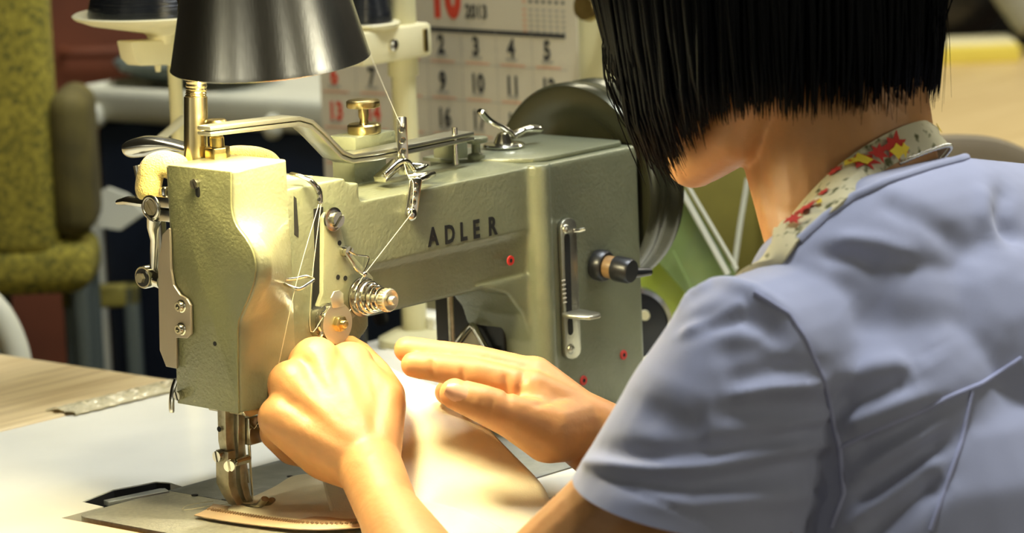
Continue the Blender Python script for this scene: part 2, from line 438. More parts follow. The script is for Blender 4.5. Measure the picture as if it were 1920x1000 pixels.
body = b.build('machine_body', 'paint', SM, remesh=0.0015, smoothit=6)

LET = MB()
for ch, x0, x1 in (('A', 803, 834), ('D', 837, 861), ('L', 865, 883), ('E', 888, 908), ('R', 912, 938)):
    px = {'A': (803, 462), 'D': (835, 457.5), 'L': (862, 452.5), 'E': (888, 446.5), 'R': (915, 441.5)}[ch]
    o3 = {'A': (0.1396,-0.0301,0.1426), 'D': (0.1546,-0.0301,0.1419), 'L': (0.1694,-0.0301,0.1417), 'E': (0.1817,-0.0301,0.1414), 'R': (0.1967,-0.0301,0.1411)}[ch]
    add_mesh(LET, text_mesh(ch, 0.0165, (o3[0], FY - 0.0001, o3[2]), (1, 0, 0), (0, 0, 1), 0.0003, 0.80, 'LEFT', 0.00055))
LET.build('lettering', 'letters', body, smooth=False)['kind'] = 'stuff'

# face cover: lofted casting with a belly towards the operator, closed by the flat face plate
prof = [(-0.0346,-0.0309,0.0658), (-0.0346,-0.0322,0.0944), (-0.0346,-0.0341,0.1203), (-0.0346,-0.038,0.1286), (-0.0346,-0.0447,0.139), (-0.0346,-0.0501,0.1493), (-0.0346,-0.0522,0.1586), (-0.0346,-0.0505,0.1676), (-0.0346,-0.0452,0.1753), (-0.0346,-0.0371,0.1834), (-0.0346,-0.0341,0.1923), (-0.0346,-0.0347,0.206), (-0.0346,-0.0354,0.2155)]
sp = spline(prof, 4)
rows = []
n = len(sp)
for i, p in enumerate(sp):
    z = p.z; bel = max(0.0, min(1.0, (FY - p.y) / 0.02))
    top = 0.0 if i < n - 1 else 0.0
    xf = 0.006 if z < 0.15 else 0.006 - 0.022 * min(1, (z - 0.15) / 0.05)
    rows.append([(-0.0346, 0.024, z), (-0.0346, 0.010, z), (-0.0346, p.y, z), (-0.034 + 0.25 * (xf + 0.034), p.y - 0.0008 - 0.0015 * bel, z), (xf, FY - 0.006 * bel, z), (0.0165, FY, z), (0.0165, 0.024, z)])
b = MB()
g = [[b.bm.verts.new(q) for q in r] for r in rows]
for i in range(len(g) - 1):
    for j in range(7): b.bm.faces.new((g[i][j], g[i][(j + 1) % 7], g[i + 1][(j + 1) % 7], g[i + 1][j]))
b.bm.faces.new(g[0]); b.bm.faces.new(g[-1][::-1])
cover = b.build('face_cover', 'paint_light', SM, bevel=0.0018, seg=3, ang=60)
b = MB()
outl = [Vector((-0.0348,0.0235,0.0665)), Vector((-0.0348,0.0199,0.2157))] + [Vector((p.x - 0.0002, p.y + 0.0004, p.z)) for p in spline(prof, 5)][::-1]
b.prism(outl, (-0.0016, 0, 0))
fplate = b.build('face_plate', 'plate_paint', SM, bevel=0.0006, ang=30)
screw('plate_screw', (-0.0364,-0.005,0.2062), (-1, 0, 0), 0.0031, 0.003, 'steel', fplate, (0, .4, 1))
b = MB(); c = Vector((-0.0364,-0.0055,0.2006)); b.capsule(c + V(-.00015, 0, .002), c + V(-.00015, 0, -.001), 0.0021); 
for v in b.bm.verts: v.co.x = -0.0364 + (v.co.x + 0.0364) * 0.12
b.build('keyhole_slot', 'hole', fplate)
b = MB(); c = Vector((-0.0364,-0.0132,0.1077)); b.cyl(c, c + V(-.0003, 0, 0), 0.0014); b.build('oil_hole', 'hole', fplate)
screw('plate_screw', (-0.0364,0.0194,0.0723), (-1, 0, 0), 0.0029, 0.0042, 'steel', fplate, (0, .3, 1))
for p in ((-0.0242,-0.0305,0.0847), (-0.0251,-0.0305,0.0719)):
    b = MB(); b.cyl(p, Vector(p) + V(0, -.0006, 0), 0.0014, seg=14); b.build('oil_hole', 'hole', cover)

# tan bracket on the back edge of the face plate
b = MB()
b.prism([Vector(p) for p in ((-0.039,0.0196,0.1771), (-0.039,0.0256,0.1726), (-0.039,0.0312,0.1522), (-0.039,0.0341,0.0994), (-0.039,0.0292,0.0895), (-0.039,0.0196,0.0892), (-0.039,0.0185,0.1087), (-0.039,0.0085,0.1093), (-0.039,0.0049,0.1123), (-0.039,0.0039,0.1304), (-0.039,0.007,0.1341), (-0.039,0.0129,0.1362), (-0.039,0.0182,0.1417), (-0.039,0.0198,0.1515), (-0.039,0.0187,0.1765))], (0.0018, 0, 0))
brk = b.build('finger_guard', 'plate_tan', SM, bevel=0.0004, smooth=False)
for p in ((-0.039,0.0116,0.1293), (-0.039,0.0128,0.1149)):
    p = Vector(p); b = MB()
    b.lathe(p + V(.0002, 0, 0), (-1, 0, 0), [(0, 0), (.0040, 0), (.0040, .0008), (.0034, .0012), (.0032, .0034), (.0028, .0038), (.0017, .0038), (.0016, .0018), (0, .0018)], 24)
    b.build('cap_screw', 'nickel', brk)

# presser lifting linkage behind the face plate
p = Vector((-0.03,0.0442,0.1869))
b = MB()
b.lathe(p, (-1, 0, 0), [(0, -.02), (.0083, -.02), (.0083, .0), (.0075, .0012), (.0056, .0012), (.0056, 0), (0, 0)], 28)
b.box((-0.030, p.y - 0.018, p.z + .0004), (-0.014, p.y - 0.004, p.z + 0.0072)); b.box((-0.030, p.y - 0.018, p.z - .0082), (-0.014, p.y - 0.004, p.z - 0.0008))
clampo = b.build('lever_clamp', 'steel', SM, bevel=0.0008)
screw('pivot_screw', p + V(.0002, 0, 0), (-1, 0, 0), 0.0050, 0.0012, 'dull_steel', clampo, (0, .7, 1))
q = Vector((-0.022,0.0395,0.1957)); b = MB(); b.lathe(q - V(0, 0, .008), (0, 0, 1), [(0, 0), (.0028, 0), (.0028, .010), (.0022, .011), (0, .011)], 18); b.build('clamp_bolt', 'steel', clampo)
b = MB(); b.tube([p + V(.002, -.001, -.006), (-0.026,0.0476,0.174), (-0.024,0.049,0.1652), (-0.024,0.0514,0.1482), (-0.024,0.0538,0.1429)], [.0052, .0040, .0028, .0025, .0032], 12)
b.tube([(-0.022,0.0444,0.177), (-0.022,0.0445,0.1585), (-0.022,0.0474,0.1347)], .0030, 10)
b.build('lifting_rod', 'steel', SM)
r0 = Vector((-0.03,0.0557,0.1417)); b = MB()
b.lathe(r0, (1, 0, 0), [(0, 0), (.0068, 0), (.0072, .001), (.0072, .008), (.0062, .0095), (.0062, .012), (0, .012)], 28)
b.tube([r0 + V(.006, 0, 0), r0 + V(.006, -.012, -.002)], .0052, 16)
rol = b.build('roller', 'nickel', SM)
b = MB(); b.lathe(r0, (-1, 0, 0), [(.0060, -.0004), (.0056, .0006), (.0046, .0006), (0, .0006)], 24); b.build('roller_ring', 'black', rol)
b = MB(); b.cyl(r0 + V(-.0004, 0, 0), r0 + V(-.003, 0, 0), .0034, .0032, 6); b.build('hex_nut', 'dull_steel', rol)

# finger lifting lever with its spoon-shaped end
lv = [(-0.012,0.0886,0.2196), (-0.012,0.084,0.2223), (-0.01,0.0727,0.2244), (-0.006,0.0586,0.2231), (0,0.0436,0.2192), (0.006,0.0263,0.2151)]
b = MB(); top_ = spline(lv, 5); nn = len(top_)
rws = []
for i, t in enumerate(top_):
    u = i / (nn - 1); wd = 0.004 + 0.020 * min(1, u * 3.0)
    rws.append([t + V(-.0, 0, 0), t + V(wd * .5, wd * .25, .001), t + V(wd, wd * .6, 0), t + V(wd * .6, wd * .4, -.004 - .012 * math.sin(PI * min(1, u * 1.3)) ), t + V(0.001, 0, -.0034 - 0.006 * math.sin(PI * min(1, u * 1.6)))])
G = [[b.bm.verts.new(q) for q in r] for r in rws]
for i in range(nn - 1):
    for j in range(5): b.bm.faces.new((G[i][j], G[i][(j + 1) % 5], G[i + 1][(j + 1) % 5], G[i + 1][j]))
b.bm.faces.new(G[0]); b.bm.faces.new(G[-1][::-1])
b.build('hand_lift_lever', 'steel', SM, sub=1, ang=0)
b = MB(); b.tube([(-0.01,0.0954,0.1836), (-0.01,0.0869,0.1852), (-0.01,0.0731,0.1849), (-0.008,0.0597,0.1842)], [.0030, .0046, .0050, .004], 14, flat=.6)
b.tube([(-0.008,0.0782,0.2079), (-0.008,0.0761,0.1979), (-0.008,0.078,0.187)], .0030, 10)
b.build('lever_tail', 'steel', SM)

# yellow felt: an arch on the back edge and one behind the block
def felt(pts, r):
    b = MB(); sp_ = spline(pts, 6); m_ = len(sp_)
    b.tube(sp_, [r * (0.6 + 0.4 * min(1, 6 * min(i, m_ - 1 - i) / m_ + .3)) for i in range(m_)], 16)
    return b.build('felt_pad', 'felt', SM, ang=0)
felt([(-0.024,0.0522,0.1911), (-0.024,0.0514,0.2002), (-0.023,0.0483,0.2093), (-0.02,0.0431,0.2125), (-0.016,0.0369,0.2111), (-0.012,0.0319,0.2075)], .0085)
felt([(0.0214,0.028,0.2133), (0.0357,0.03,0.2119), (0.0529,0.032,0.2085), (0.0635,0.033,0.2039), (0.0679,0.033,0.1979)], .0058)
b = MB(); b.prism([(0.021, 0.012, .1955), (0.044, -0.004, .1955), (0.060, -0.010, .1952), (0.054, 0.018, .1955), (0.03, 0.024, .1955)], (0, 0, .0025)); b.build('felt_pad', 'felt', SM, bevel=.001)

# presser adjusting screw on the block
p = Vector((0.0029,0.0167,0.2165)); b = MB()
b.cyl(p + V(0, 0, -.003), p + V(0, 0, .0055), .0082, .0082, 6); b.build('lock_nut', 'brass', SM, bevel=.0007)
b = MB(); b.lathe(p, (0, 0, 1), [(0, .005), (.0046, .005), (.0046, .0115), (.0040, .012), (.0040, .014), (.0066, .0146), (.0068, .0215), (.006, .0225), (0, .0225)], 28); b.build('adjusting_screw', 'brass', SM)

# cranked double spring bar along the top
ctr = [(-0.0216,0.002,0.2358), (0.0092,0.002,0.2348), (0.0532,0.002,0.2329), (0.0638,0.002,0.2295), (0.0737,0.002,0.2215), (0.0895,0.002,0.2069), (0.0989,0.002,0.2029), (0.1209,0.002,0.202), (0.1659,0.002,0.2023), (0.2132,0.002,0.2027)]
for off, nm in ((0.0, 'spring_bar'), (0.0034, 'spring_bar')):
    b = MB(); L = [Vector(p) for p in ctr]; th = 0.0027; prev = None; rr = []
    for i, p in enumerate(L):
        t = (L[min(i + 1, len(L) - 1)] - L[max(i - 1, 0)]).normalized(); nrm = V(-t.z, 0, t.x)
        pp = p + nrm * (off - .003); wy = 0.0085 if i else 0.006
        rr.append([pp + V(0, -wy, 0), pp + V(0, wy, 0), pp + nrm * th + V(0, wy, 0), pp + nrm * th + V(0, -wy, 0)])
    G = [[b.bm.verts.new(q) for q in r] for r in rr]
    for i in range(len(G) - 1):
        for j in range(4): b.bm.faces.new((G[i][j], G[i][(j + 1) % 4], G[i + 1][(j + 1) % 4], G[i + 1][j]))
    b.bm.faces.new(G[0]); b.bm.faces.new(G[-1][::-1])
    b.build(nm, 'bar', SM, bevel=.0008)
b = MB(); p = Vector((0.1969,-0.004,0.189)); b.cyl(p + V(0, 0, -.003), p + V(0, 0, .0215), .0018, .0018, 14); b.build('bar_pin', 'nickel', SM)
b = MB(); b.box((0.212,0.01,0.1861), (Vector((0.212,0.01,0.1861)) + V(.012, .02, .016))); p = Vector((0.2342,0.012,0.1858)); b.lathe(p - V(0, 0, .002), (0, 0, 1), [(0, 0), (.006, 0), (.006, .003), (.003, .004), (.003, .010), (.008, .011), (.008, .0145), (0, .0145)], 22)
b.build('bar_anchor', 'paint', SM, bevel=.0006)

# pressure thumb screw on its block behind the bar
b = MB(); p = Vector((0.1423,0.024,0.2078)); b.box((p.x - .020, p.y - .010, p.z - .0045), (p.x + .018, p.y + .014, p.z + .0045)); 
tb = b.build('thumb_screw_block', 'paint', SM, bevel=.0012)
b = MB(); b.box((p.x - .020, p.y - .008, .178), (p.x + .010, p.y + .012, p.z - .0045)); b.build('block_post', 'paint', SM, bevel=.0008)
b = MB(); b.lathe(p + V(-.001, 0, .0045), (0, 0, 1), [(0, 0), (.0105, 0), (.011, .001), (.011, .0052), (.0100, .0062), (.0030, .0062), (.0026, .009), (.0034, .011), (.0034, .0165), (.0105, .0168), (.011, .0176), (.011, .0208), (.010, .0216), (0, .0216)], 36); b.build('thumb_screw', 'brass', SM)

# thread guides
def guide(name, p0, p1, w_, th, holes, parent, y):
    """flat upright plate with round eyelets"""
    p0, p1 = Vector(p0), Vector(p1); t = (p1 - p0).normalized(); L = (p1 - p0).length; s_ = V(.80, -.60, 0); nf = V(-.60, -.80, 0)
    b = MB(); A = []
    for i in range(9): A.append(p0 + s_ * w_ * math.cos(PI + PI * i / 8) * 1 + t * w_ * math.sin(PI + PI * i / 8) * .35)
    for i in range(9): A.append(p1 + s_ * w_ * math.cos(PI * i / 8) + t * w_ * math.sin(PI * i / 8) * .35)
    b.prism(A, nf * -th); o = b.build(name, 'nickel', parent, bevel=.0003)
    for h in holes:
        c = p0 + t * L * h; b = MB(); b.lathe(c, nf, [(.0013, 0), (.0015, .0005), (.0020, .0006), (.0023, .0001)], 18); b.build('eyelet', 'nickel', o)
        b = MB(); b.cyl(c, c + nf * .0002, .0013, .0013, 14); b.build('eyelet_hole', 'hole', o)
    return o
gz = Vector((0.1385,-0.012,0.1888)); gt = Vector((0.1389,-0.012,0.2242))
guide('thread_post', gz, gt, .0034, .0018, (.20, .40, .60, .80), SM, -.012)
gz = Vector((0.1205,-0.034,0.1664)); gt = Vector((0.1263,-0.034,0.1875))
gd = guide('arm_thread_guide', gz, gt, .0040, .0016, (.12, .36, .60, .84), SM, -.034)
b = MB(); b.sphere(gz + V(-.0005, -.001, 0), .0044, (1, .6, 1)); b.build('guide_stud', 'nickel', gd)
b = MB(); p = Vector((0.1385,-0.012,0.1888))
b.tube(spline([p + V(-.022, -.004, .002), p + V(-.010, -.006, .009), p + V(-.002, -.006, .008), p + V(.004, -.006, .002), p + V(.014, -.006, .003), p + V(.020, 0, .002), p + V(.012, .006, .003), p + V(.0, .006, .003)], 6), .0018, 10)
b.prism([p + V(-.024, -.006, .001), p + V(-.006, -.006, .010), p + V(-.006, .004, .010), p + V(-.024, .004, .001)], (.001, 0, -.0035))
b.tube([p + V(0, -.004, -.002), p + V(.010, -.016, -.001), (0.1274,-0.033,0.1873)], .0024, 10)
b.build('guide_clip', 'nickel', SM, bevel=.0002)

# cover on the pillar with a wing catch
b = MB(); z = .1812
b.prism([(0.222, 0.028, z), (0.240, -0.010, z), (0.250, -0.024, z), (0.262, -0.028, z), (0.336, -0.028, z), (0.342, -0.022, z), (0.342, 0.05, z), (0.222, 0.05, z)], (0, 0, .0030)); b.build('pillar_cover', 'paint', SM, bevel=.0008)
p = Vector((0.2792,0.0275,0.185)); b = MB()
b.lathe(p, (0, 0, 1), [(0, 0), (.014, 0), (.0145, .001), (.0135, .0022), (.007, .0026), (.006, .005), (.004, .009), (.0015, .010), (0, .010)], 30)
for sgn in (1, -1):
    q0 = p + V(.010, 0, .006)
    b.tube(spline([q0, q0 + V(sgn * .006, -sgn * .003, .003 + .003 * (sgn < 0)), q0 + V(sgn * .014 - .004, -sgn * .006, .004 if sgn > 0 else .013), q0 + V(sgn * .019 - .005 * (sgn < 0), -sgn * .008, .003 if sgn > 0 else .020)], 5), [.004] * 5 + [.0036] * 5 + [.0042] * 5 + [.003], 12, flat=.6)
b.build('wing_catch', 'nickel', SM)

# take-up lever
b = MB(); b.tube(spline([(0.028,-0.022,0.2043), (0.0269,-0.03,0.2037), (0.029,-0.036,0.2012), (0.0327,-0.038,0.1968), (0.0346,-0.039,0.1916), (0.0342,-0.039,0.1857)], 5), [.0022] * 10 + [.0026] * 6 + [.0034] * 9 + [.0022], 12, flat=.55)
tk = b.build('take_up_lever', 'steel', SM)
for p in ((0.0317,-0.0415,0.1932), (0.0315,-0.0415,0.1893)):
    b = MB(); b.cyl(p, Vector(p) + V(0, .001, 0), .0012, .0012, 12); b.build('eyelet_hole', 'hole', tk)
b = MB(); b.prism([(0.0373,-0.0302,0.1816), (0.0457,-0.0302,0.1817), (0.0438,-0.0302,0.1545), (0.0417,-0.0302,0.1246), (0.0376,-0.0302,0.1205), (0.031,-0.0302,0.1196), (0.0361,-0.0302,0.1524)], (0, .0004, 0)); b.build('lever_slot', 'hole', SM)
b = MB(); b.prism([(0.0207,-0.0302,0.192), (0.0229,-0.0302,0.1903), (0.0234,-0.0302,0.171), (0.023,-0.0302,0.1657), (0.0195,-0.0302,0.1682)], (0, .0004, 0)); b.build('cover_gap', 'hole', SM)

# tension plate with its screws, springs and discs
py = -.0335
b = MB(); b.prism([(0.0424,-0.0335,0.1758), (0.0454,-0.0335,0.1783), (0.0516,-0.0335,0.1781), (0.0561,-0.0335,0.1748), (0.057,-0.0335,0.1679), (0.0604,-0.0335,0.1549), (0.0711,-0.0335,0.1438), (0.0838,-0.0335,0.1316), (0.0853,-0.0335,0.1178), (0.0629,-0.0335,0.1078), (0.0347,-0.0335,0.1126), (0.0344,-0.0335,0.122), (0.0386,-0.0335,0.1287)], (0, .0040, 0))
tp = b.build('tension_plate', 'paint_light', SM, bevel=.0008)
b = MB(); p = Vector((0.0493,-0.034,0.1738)); b.lathe(p, (0, -1, 0), [(0, 0), (.0075, 0), (.0075, .0015), (.006, .002), (0, .002)], 24); b.build('washer', 'steel', tp)
screw('plate_screw', p + V(0, -.002, 0), (0, -1, 0), .0050, .0040, 'steel', tp, (1, 0, 1))
screw('plate_screw', (0.0583,-0.034,0.1523), (0, -1, 0), .0036, .0050, 'nickel', tp, (1, 0, 1.5))
for p in ((0.0522,-0.0338,0.1367), (0.0587,-0.0338,0.135), (0.0551,-0.0338,0.1578)):
    b = MB(); b.cyl(p, Vector(p) + V(0, .0004, 0), .0016, .0016, 14); b.build('oil_hole', 'hole', tp)
s0 = Vector((0.0556,-0.038,0.152))
b = MB(); b.tube(spline([s0 + V(0, 0, 0), (0.0588,-0.04,0.1456), (0.0612,-0.041,0.1409), (0.0667,-0.041,0.137)], 6), .0011, 8)
b.tube(spline([s0 + V(.002, 0, .001), (0.0629,-0.04,0.1497), (0.0732,-0.04,0.1468), (0.0709,-0.041,0.1425), (0.0667,-0.041,0.137)], 6), .0006, 8)
b.sphere((0.0681,-0.041,0.1365), .0020); b.build('check_wire', 'nickel', SM)
tc0 = Vector((0.0696,-0.034,0.1217))
b = MB(); ax = V(0, -1, 0)
for k, (h, r) in enumerate(((.001, .0125), (.0035, .0125))):
    b.lathe(tc0 + ax * h, ax, [(.003, 0), (r * .7, .0002), (r, .0012 - .0014 * k), (r, .0018 - .0014 * k), (r * .7, .0010), (.003, .0008)], 36)
td = b.build('tension_disc', 'steel', SM)
ax = V(0, -1, 0)
hp = []
NT = 5.2
for i in range(140):
    u = i / 139; a = 2 * PI * NT * u; r = .0113 - .0058 * u
    hp.append(tc0 + V(math.cos(a) * r, -.0055 - .017 * u, math.sin(a) * r))
b = MB(); b.tube(hp, .00085, 8); b.build('tension_spring', 'nickel', SM)
b = MB(); b.lathe(tc0, ax, [(.0026, .0), (.0026, .022), (.0068, .022), (.0072, .0228), (.0072, .0268), (.0066, .0278), (.0058, .0276), (.0050, .0270), (.0030, .0270), (.0030, .0300), (.0022, .0310), (0, .0310)], 40); tn = b.build('tension_nut', 'satin', SM)
for k in range(24):
    a = 2 * PI * k / 24
    if k == 0: kb = MB()
    c = tc0 + V(math.cos(a) * .0072, -.0232, math.sin(a) * .0072); kb.cyl(c, c + V(0, -.0034, 0), .0004, .0004, 6)
kb.build('knurling', 'nickel', tn)['kind'] = 'stuff'
# lower tension unit
u0 = Vector((0.0397,-0.034,0.1104)); e0 = u0 + V(.001, 0, 0)
b = MB(); b.lathe(u0 + V(0, .004, 0), ax, [(0, 0), (.0120, 0), (.0120, .006), (.0100, .0068), (.004, .007), (.004, .012)], 36); b.build('tension_base', 'steel', SM)
b = MB(); b.lathe(u0, ax, [(.004, .0055), (.0112, .0058), (.0115, .0066), (.0085, .0070), (.0085, .0078), (.0125, .0090), (.0128, .0098), (.0040, .0100)], 40); lo_ = b.build('tension_disc', 'satin', SM)
b = MB()
for k in range(12):
    a = 2 * PI * k / 12; a2 = a + PI / 12
    for aa, r in ((a, .0135), (a2, .0118)): 
        c = u0 + V(math.cos(aa) * r, -.0062, math.sin(aa) * r)
        if k or aa != a: b.tube([pc, c], .0009, 6)
        pc = c
b.build('serrated_disc', 'steel', SM)
b = MB(); b.tube(spline([u0 + V(-.010, -.007, .006), u0 + V(-.004, -.009, .009), u0 + V(-.007, -.009, .003), u0 + V(-.011, -.008, -.004), u0 + V(-.013, -.006, -.009), u0 + V(-.009, -.008, -.011), u0 + V(-.004, -.009, -.010)], 6), .0007, 8); b.build('check_spring', 'nickel', SM)
b = MB(); b.prism([u0 + V(-.004, -.009, .010), u0 + V(.006, -.009, .010), u0 + V(.006, -.009, .018), u0 + V(.003, -.009, .0205), u0 + V(-.002, -.009, .0205), u0 + V(-.005, -.009, .017)], (0, -.0012, 0)); cap_ = b.build('disc_cap', 'satin', SM, bevel=.0004)
b = MB(); b.cyl(u0 + ax * .0098, u0 + ax * .0140, .0052, .0052, 6); b.lathe(u0, ax, [(.0026, .013), (.0026, .0165), (.0018, .0172), (0, .0172)], 18); b.build('hex_nut', 'brass', SM, bevel=.0004)

# wire thread guide on the cover front
w0 = Vector((-0.0008,-0.032,0.1367))
b = MB(); b.prism([w0 + V(-.001, 0, -.008), w0 + V(.003, 0, -.009), w0 + V(.008, 0, .002), w0 + V(.008, 0, .007), w0 + V(.002, 0, .006)], (0, -.0012, 0)); wb = b.build('wire_guide', 'nickel', SM, bevel=.0003)
b = MB(); b.tube(spline([w0 + V(.003, -.001, .005), w0 + V(.005, -.010, .002), w0 + V(.008, -.013, .001), w0 + V(.014, -.013, .0025), w0 + V(.021, -.012, .0045), w0 + V(.021, -.006, .006), w0 + V(.014, -.004, .0055), w0 + V(.006, -.002, .006)], 6), .0011, 10); b.build('guide_wire', 'nickel', wb)

# stitch length scale on the pillar
SY = -.0345
def pp(x, y, o=0.0): return {}
b = MB(); A0 = Vector((0.268,-0.0345,0.137)); A1 = Vector((0.2679,-0.0345,0.0525)); t = (A1 - A0).normalized(); A = []
for i in range(9): a = PI * i / 8; A.append(A0 + V(math.cos(a) * .0080, 0, math.sin(a) * .0055))
for i in range(9): a = PI + PI * i / 8; A.append(A1 + V(math.cos(a) * .0080, 0, math.sin(a) * .0055))
b.prism(A, (0, -.0030, 0)); sc_p = b.build('stitch_scale', 'dull_steel', SM, bevel=.0006)
sc_p.data.materials[0] = M['bar']
def slot(p0, p1, w_):
    p0, p1 = Vector(p0), Vector(p1); b = MB(); A = []
    for i in range(7): a = PI * i / 6; A.append(p0 + V(math.cos(a) * w_, 0, math.sin(a) * w_))
    for i in range(7): a = PI + PI * i / 6; A.append(p1 + V(math.cos(a) * w_, 0, math.sin(a) * w_))
    b.prism(A, (0, -.0002, 0)); return b.build('scale_slot', 'hole', sc_p)
slot((0.2656,-0.0376,0.1297), (0.2648,-0.0376,0.0798), .0028)
slot((0.2655,-0.0376,0.0732), (0.2656,-0.0376,0.0663), .0025)
for i in range(6):
    p = Vector((0.2585,-0.0376,0.1014)) + V(.0004 * i * .3, 0, -.0030 * i); b = MB(); b.box((p.x, p.y - .0003, p.z), (p.x + .0036, p.y, p.z + .0008)); b.build('scale_mark', 'laminate', sc_p)
for p in ((0.2648,-0.0376,0.1356), (0.265,-0.0376,0.0544)):
    b = MB(); b.sphere(p, .0034, (1, .6, 1)); b.build('rivet', 'bar', sc_p)
p = Vector((0.2746,-0.038,0.1335)); b = MB(); b.tube([p + V(-.003, 0, 0), p + V(.002, -.001, -.0005), p + V(.0045, -.004, .0005)], .0012, 8); b.build('scale_pin', 'nickel', sc_p)
p = Vector((0.2649,-0.038,0.0798)); b = MB(); b.prism([p + V(-.0085, 0, -.002), p + V(-.0085, -.006, -.003), p + V(-.003, -.020, -.0035), p + V(.006, -.022, -.0032), p + V(.010, -.018, -.003), p + V(.0095, 0, -.002)], (0, 0, .0028)); b.build('stitch_lever', 'bar', SM, bevel=.0009)
k0 = Vector((0.2986,-0.034,0.1063)); kd = V(0.10, -1, -.10)
b = MB(); b.lathe(k0, kd, [(0, 0), (.0100, 0), (.0108, .002), (.0108, .007), (.0095, .009), (.0075, .009), (0, .009)], 32); kn = b.build('feed_knob', 'black', SM)
b = MB(); b.lathe(k0, kd, [(.0076, .008), (.0078, .016), (.0074, .017), (0, .017)], 28); b.build('knob_ring', 'ring', kn)
b = MB(); b.lathe(k0, kd, [(.0086, .016), (.0088, .018), (.0086, .027), (.0075, .029), (0, .029)], 28)
kk = k0 + kd.normalized() * .022; b.tube([kk + V(.004, 0, -.003), kk + V(.014, -.002, -.004), kk + V(.024, -.003, -.005)], [.0042, .0034, .0026], 12); b.build('knob_handle', 'black', kn)

for p in ((0.2173,-0.0302,0.1212), (0.323,-0.0348,0.04), (0.2805,-0.0348,0.0299)):
    p = Vector(p); b = MB(); b.lathe(p + V(0, .001, 0), ax, [(.0014, .0012), (.0032, .0012), (.0034, .0004)], 20); oh = b.build('oil_mark', 'red', SM)
    b = MB(); b.cyl(p + V(0, .0006, 0), p + V(0, -.0001, 0), .0015, .0015, 14); b.build('oil_hole', 'hole', oh)

# front hook strip and curved wire below the face plate
b = MB(); b.prism([(-0.0332,-0.031,0.0682), (-0.0263,-0.031,0.0682), (-0.0069,-0.031,0.071), (0.0062,-0.031,0.0719), (0.0059,-0.031,0.0679), (-0.0074,-0.031,0.0643), (-0.0268,-0.031,0.062), (-0.0312,-0.031,0.0635)], (0, .003, 0)); b.build('thread_hook', 'nickel', SM, bevel=.0007)
b = MB(); b.tube(spline([(-0.032,0.0278,0.0803), (-0.034,0.029,0.0745), (-0.036,0.0288,0.0681), (-0.037,0.0284,0.0603)], 5), [.0032] * 15 + [.0026], 12, flat=.55); b.build('curved_spring', 'steel', SM)

# hand wheel behind the pillar, on the arm shaft
hc = V(.350, 0.030, .147)
b = MB(); b.lathe(hc, (1, 0, 0), [(0, -.01), (.022, -.01), (.024, .004), (.045, .008), (.052, .004), (.064, .000), (.0705, .0), (.0725, .003), (.0725, .012), (.0705, .015), (.0705, .024), (.0725, .027), (.0725, .034), (.069, .038), (.05, .040), (.02, .044), (0, .044)], 72)
b.build('hand_wheel', 'wheel', SM, ang=50)
b = MB(); b.cyl((.34, .030, .147), (.37, .030, .147), .014); b.build('wheel_shaft', 'steel', SM)

# presser mechanism
b = MB(); p0 = Vector((-0.012,0.0069,0.0593)); 
def bar(pts, w_, d_, name, m='dull_steel', par=None, bev=.0006):
    """bar of rectangular section following points; width along Y, depth along X"""
    b = MB(); G = []
    for i, p in enumerate(pts):
        p = Vector(p); ww = w_[i] if hasattr(w_, '__len__') else w_; dd = d_[i] if hasattr(d_, '__len__') else d_
        G.append([b.bm.verts.new(p + V(sx * dd, sy * ww, 0)) for sx, sy in ((-1, -1), (1, -1), (1, 1), (-1, 1))])
    for i in range(len(G) - 1):
        for j in range(4): b.bm.faces.new((G[i][j], G[i][(j + 1) % 4], G[i + 1][(j + 1) % 4], G[i + 1][j]))
    b.bm.faces.new(G[0]); b.bm.faces.new(G[-1][::-1]); return b.build(name, m, par or SM, bevel=bev)
# outer (lifting) foot bar, at the back left
bar([(-0.02,-0.0021,0.0685), (-0.02,-0.001,0.0428), (-0.02,-0.0019,0.0362), (-0.02,-0.0021,0.0328)], [.0036, .0036, .0032, .0030], .0036, 'outer_presser_bar')
ofoot = bar([(-0.0225,-0.0027,0.0374), (-0.0225,-0.0016,0.0167), (-0.021,-0.0028,0.0098), (-0.019,-0.0059,0.003), (-0.018,-0.009,0.0011)], [.0056, .0056, .0046, .0040, .0028], [.0034, .0034, .0032, .0030, .0028], 'outer_presser_foot')
b = MB(); p = Vector((-0.0161,0.0102,0.0421)); b.cyl(p + V(0, .002, -.016), p + V(-.0003, .002, -.016), .0012, .0012); b.bm.free()
b = MB(); p = Vector((-0.025,-0.0007,0.0508)); b.cyl(p, p + V(-.0003, 0, 0), .0017, .0017, 14); b.build('oil_hole', 'hole', ofoot)
screw('foot_screw', (-0.0265,-0.0019,0.0344), (-1, 0, 0), .0036, .0034, 'steel', ofoot, (0, .2, 1))
# inner (walking) foot bar
b = MB(); b.box((-.020, -.020, .060), (.012, .014, .0675)); b.build('bar_bushing', 'dull_steel', SM, bevel=.0012)
bar([(-0.012,-0.005,0.0607), (-0.012,-0.0026,0.0293)], .0032, .0030, 'inner_presser_bar')
ifoot = bar([(-0.012,-0.0037,0.0308), (-0.012,-0.0034,0.0148), (-0.011,-0.0046,0.0069), (-0.01,-0.0065,0.0019), (-0.01,-0.0098,0.0006)], [.0034, .0034, .0034, .0034, .003], [.0030, .0030, .0028, .0026, .0024], 'walking_foot')
screw('foot_screw', (-0.0235,-0.0083,0.0292), (-.8, -.5, 0), .0036, .0060, 'nickel', ifoot, (.1, .2, 1))
b = MB(); p = Vector((-0.021,-0.0091,0.0298)); b.cyl(p, p + V(.012, .001, 0), .0026, .0026); b.build('screw_shank', 'nickel', ifoot)
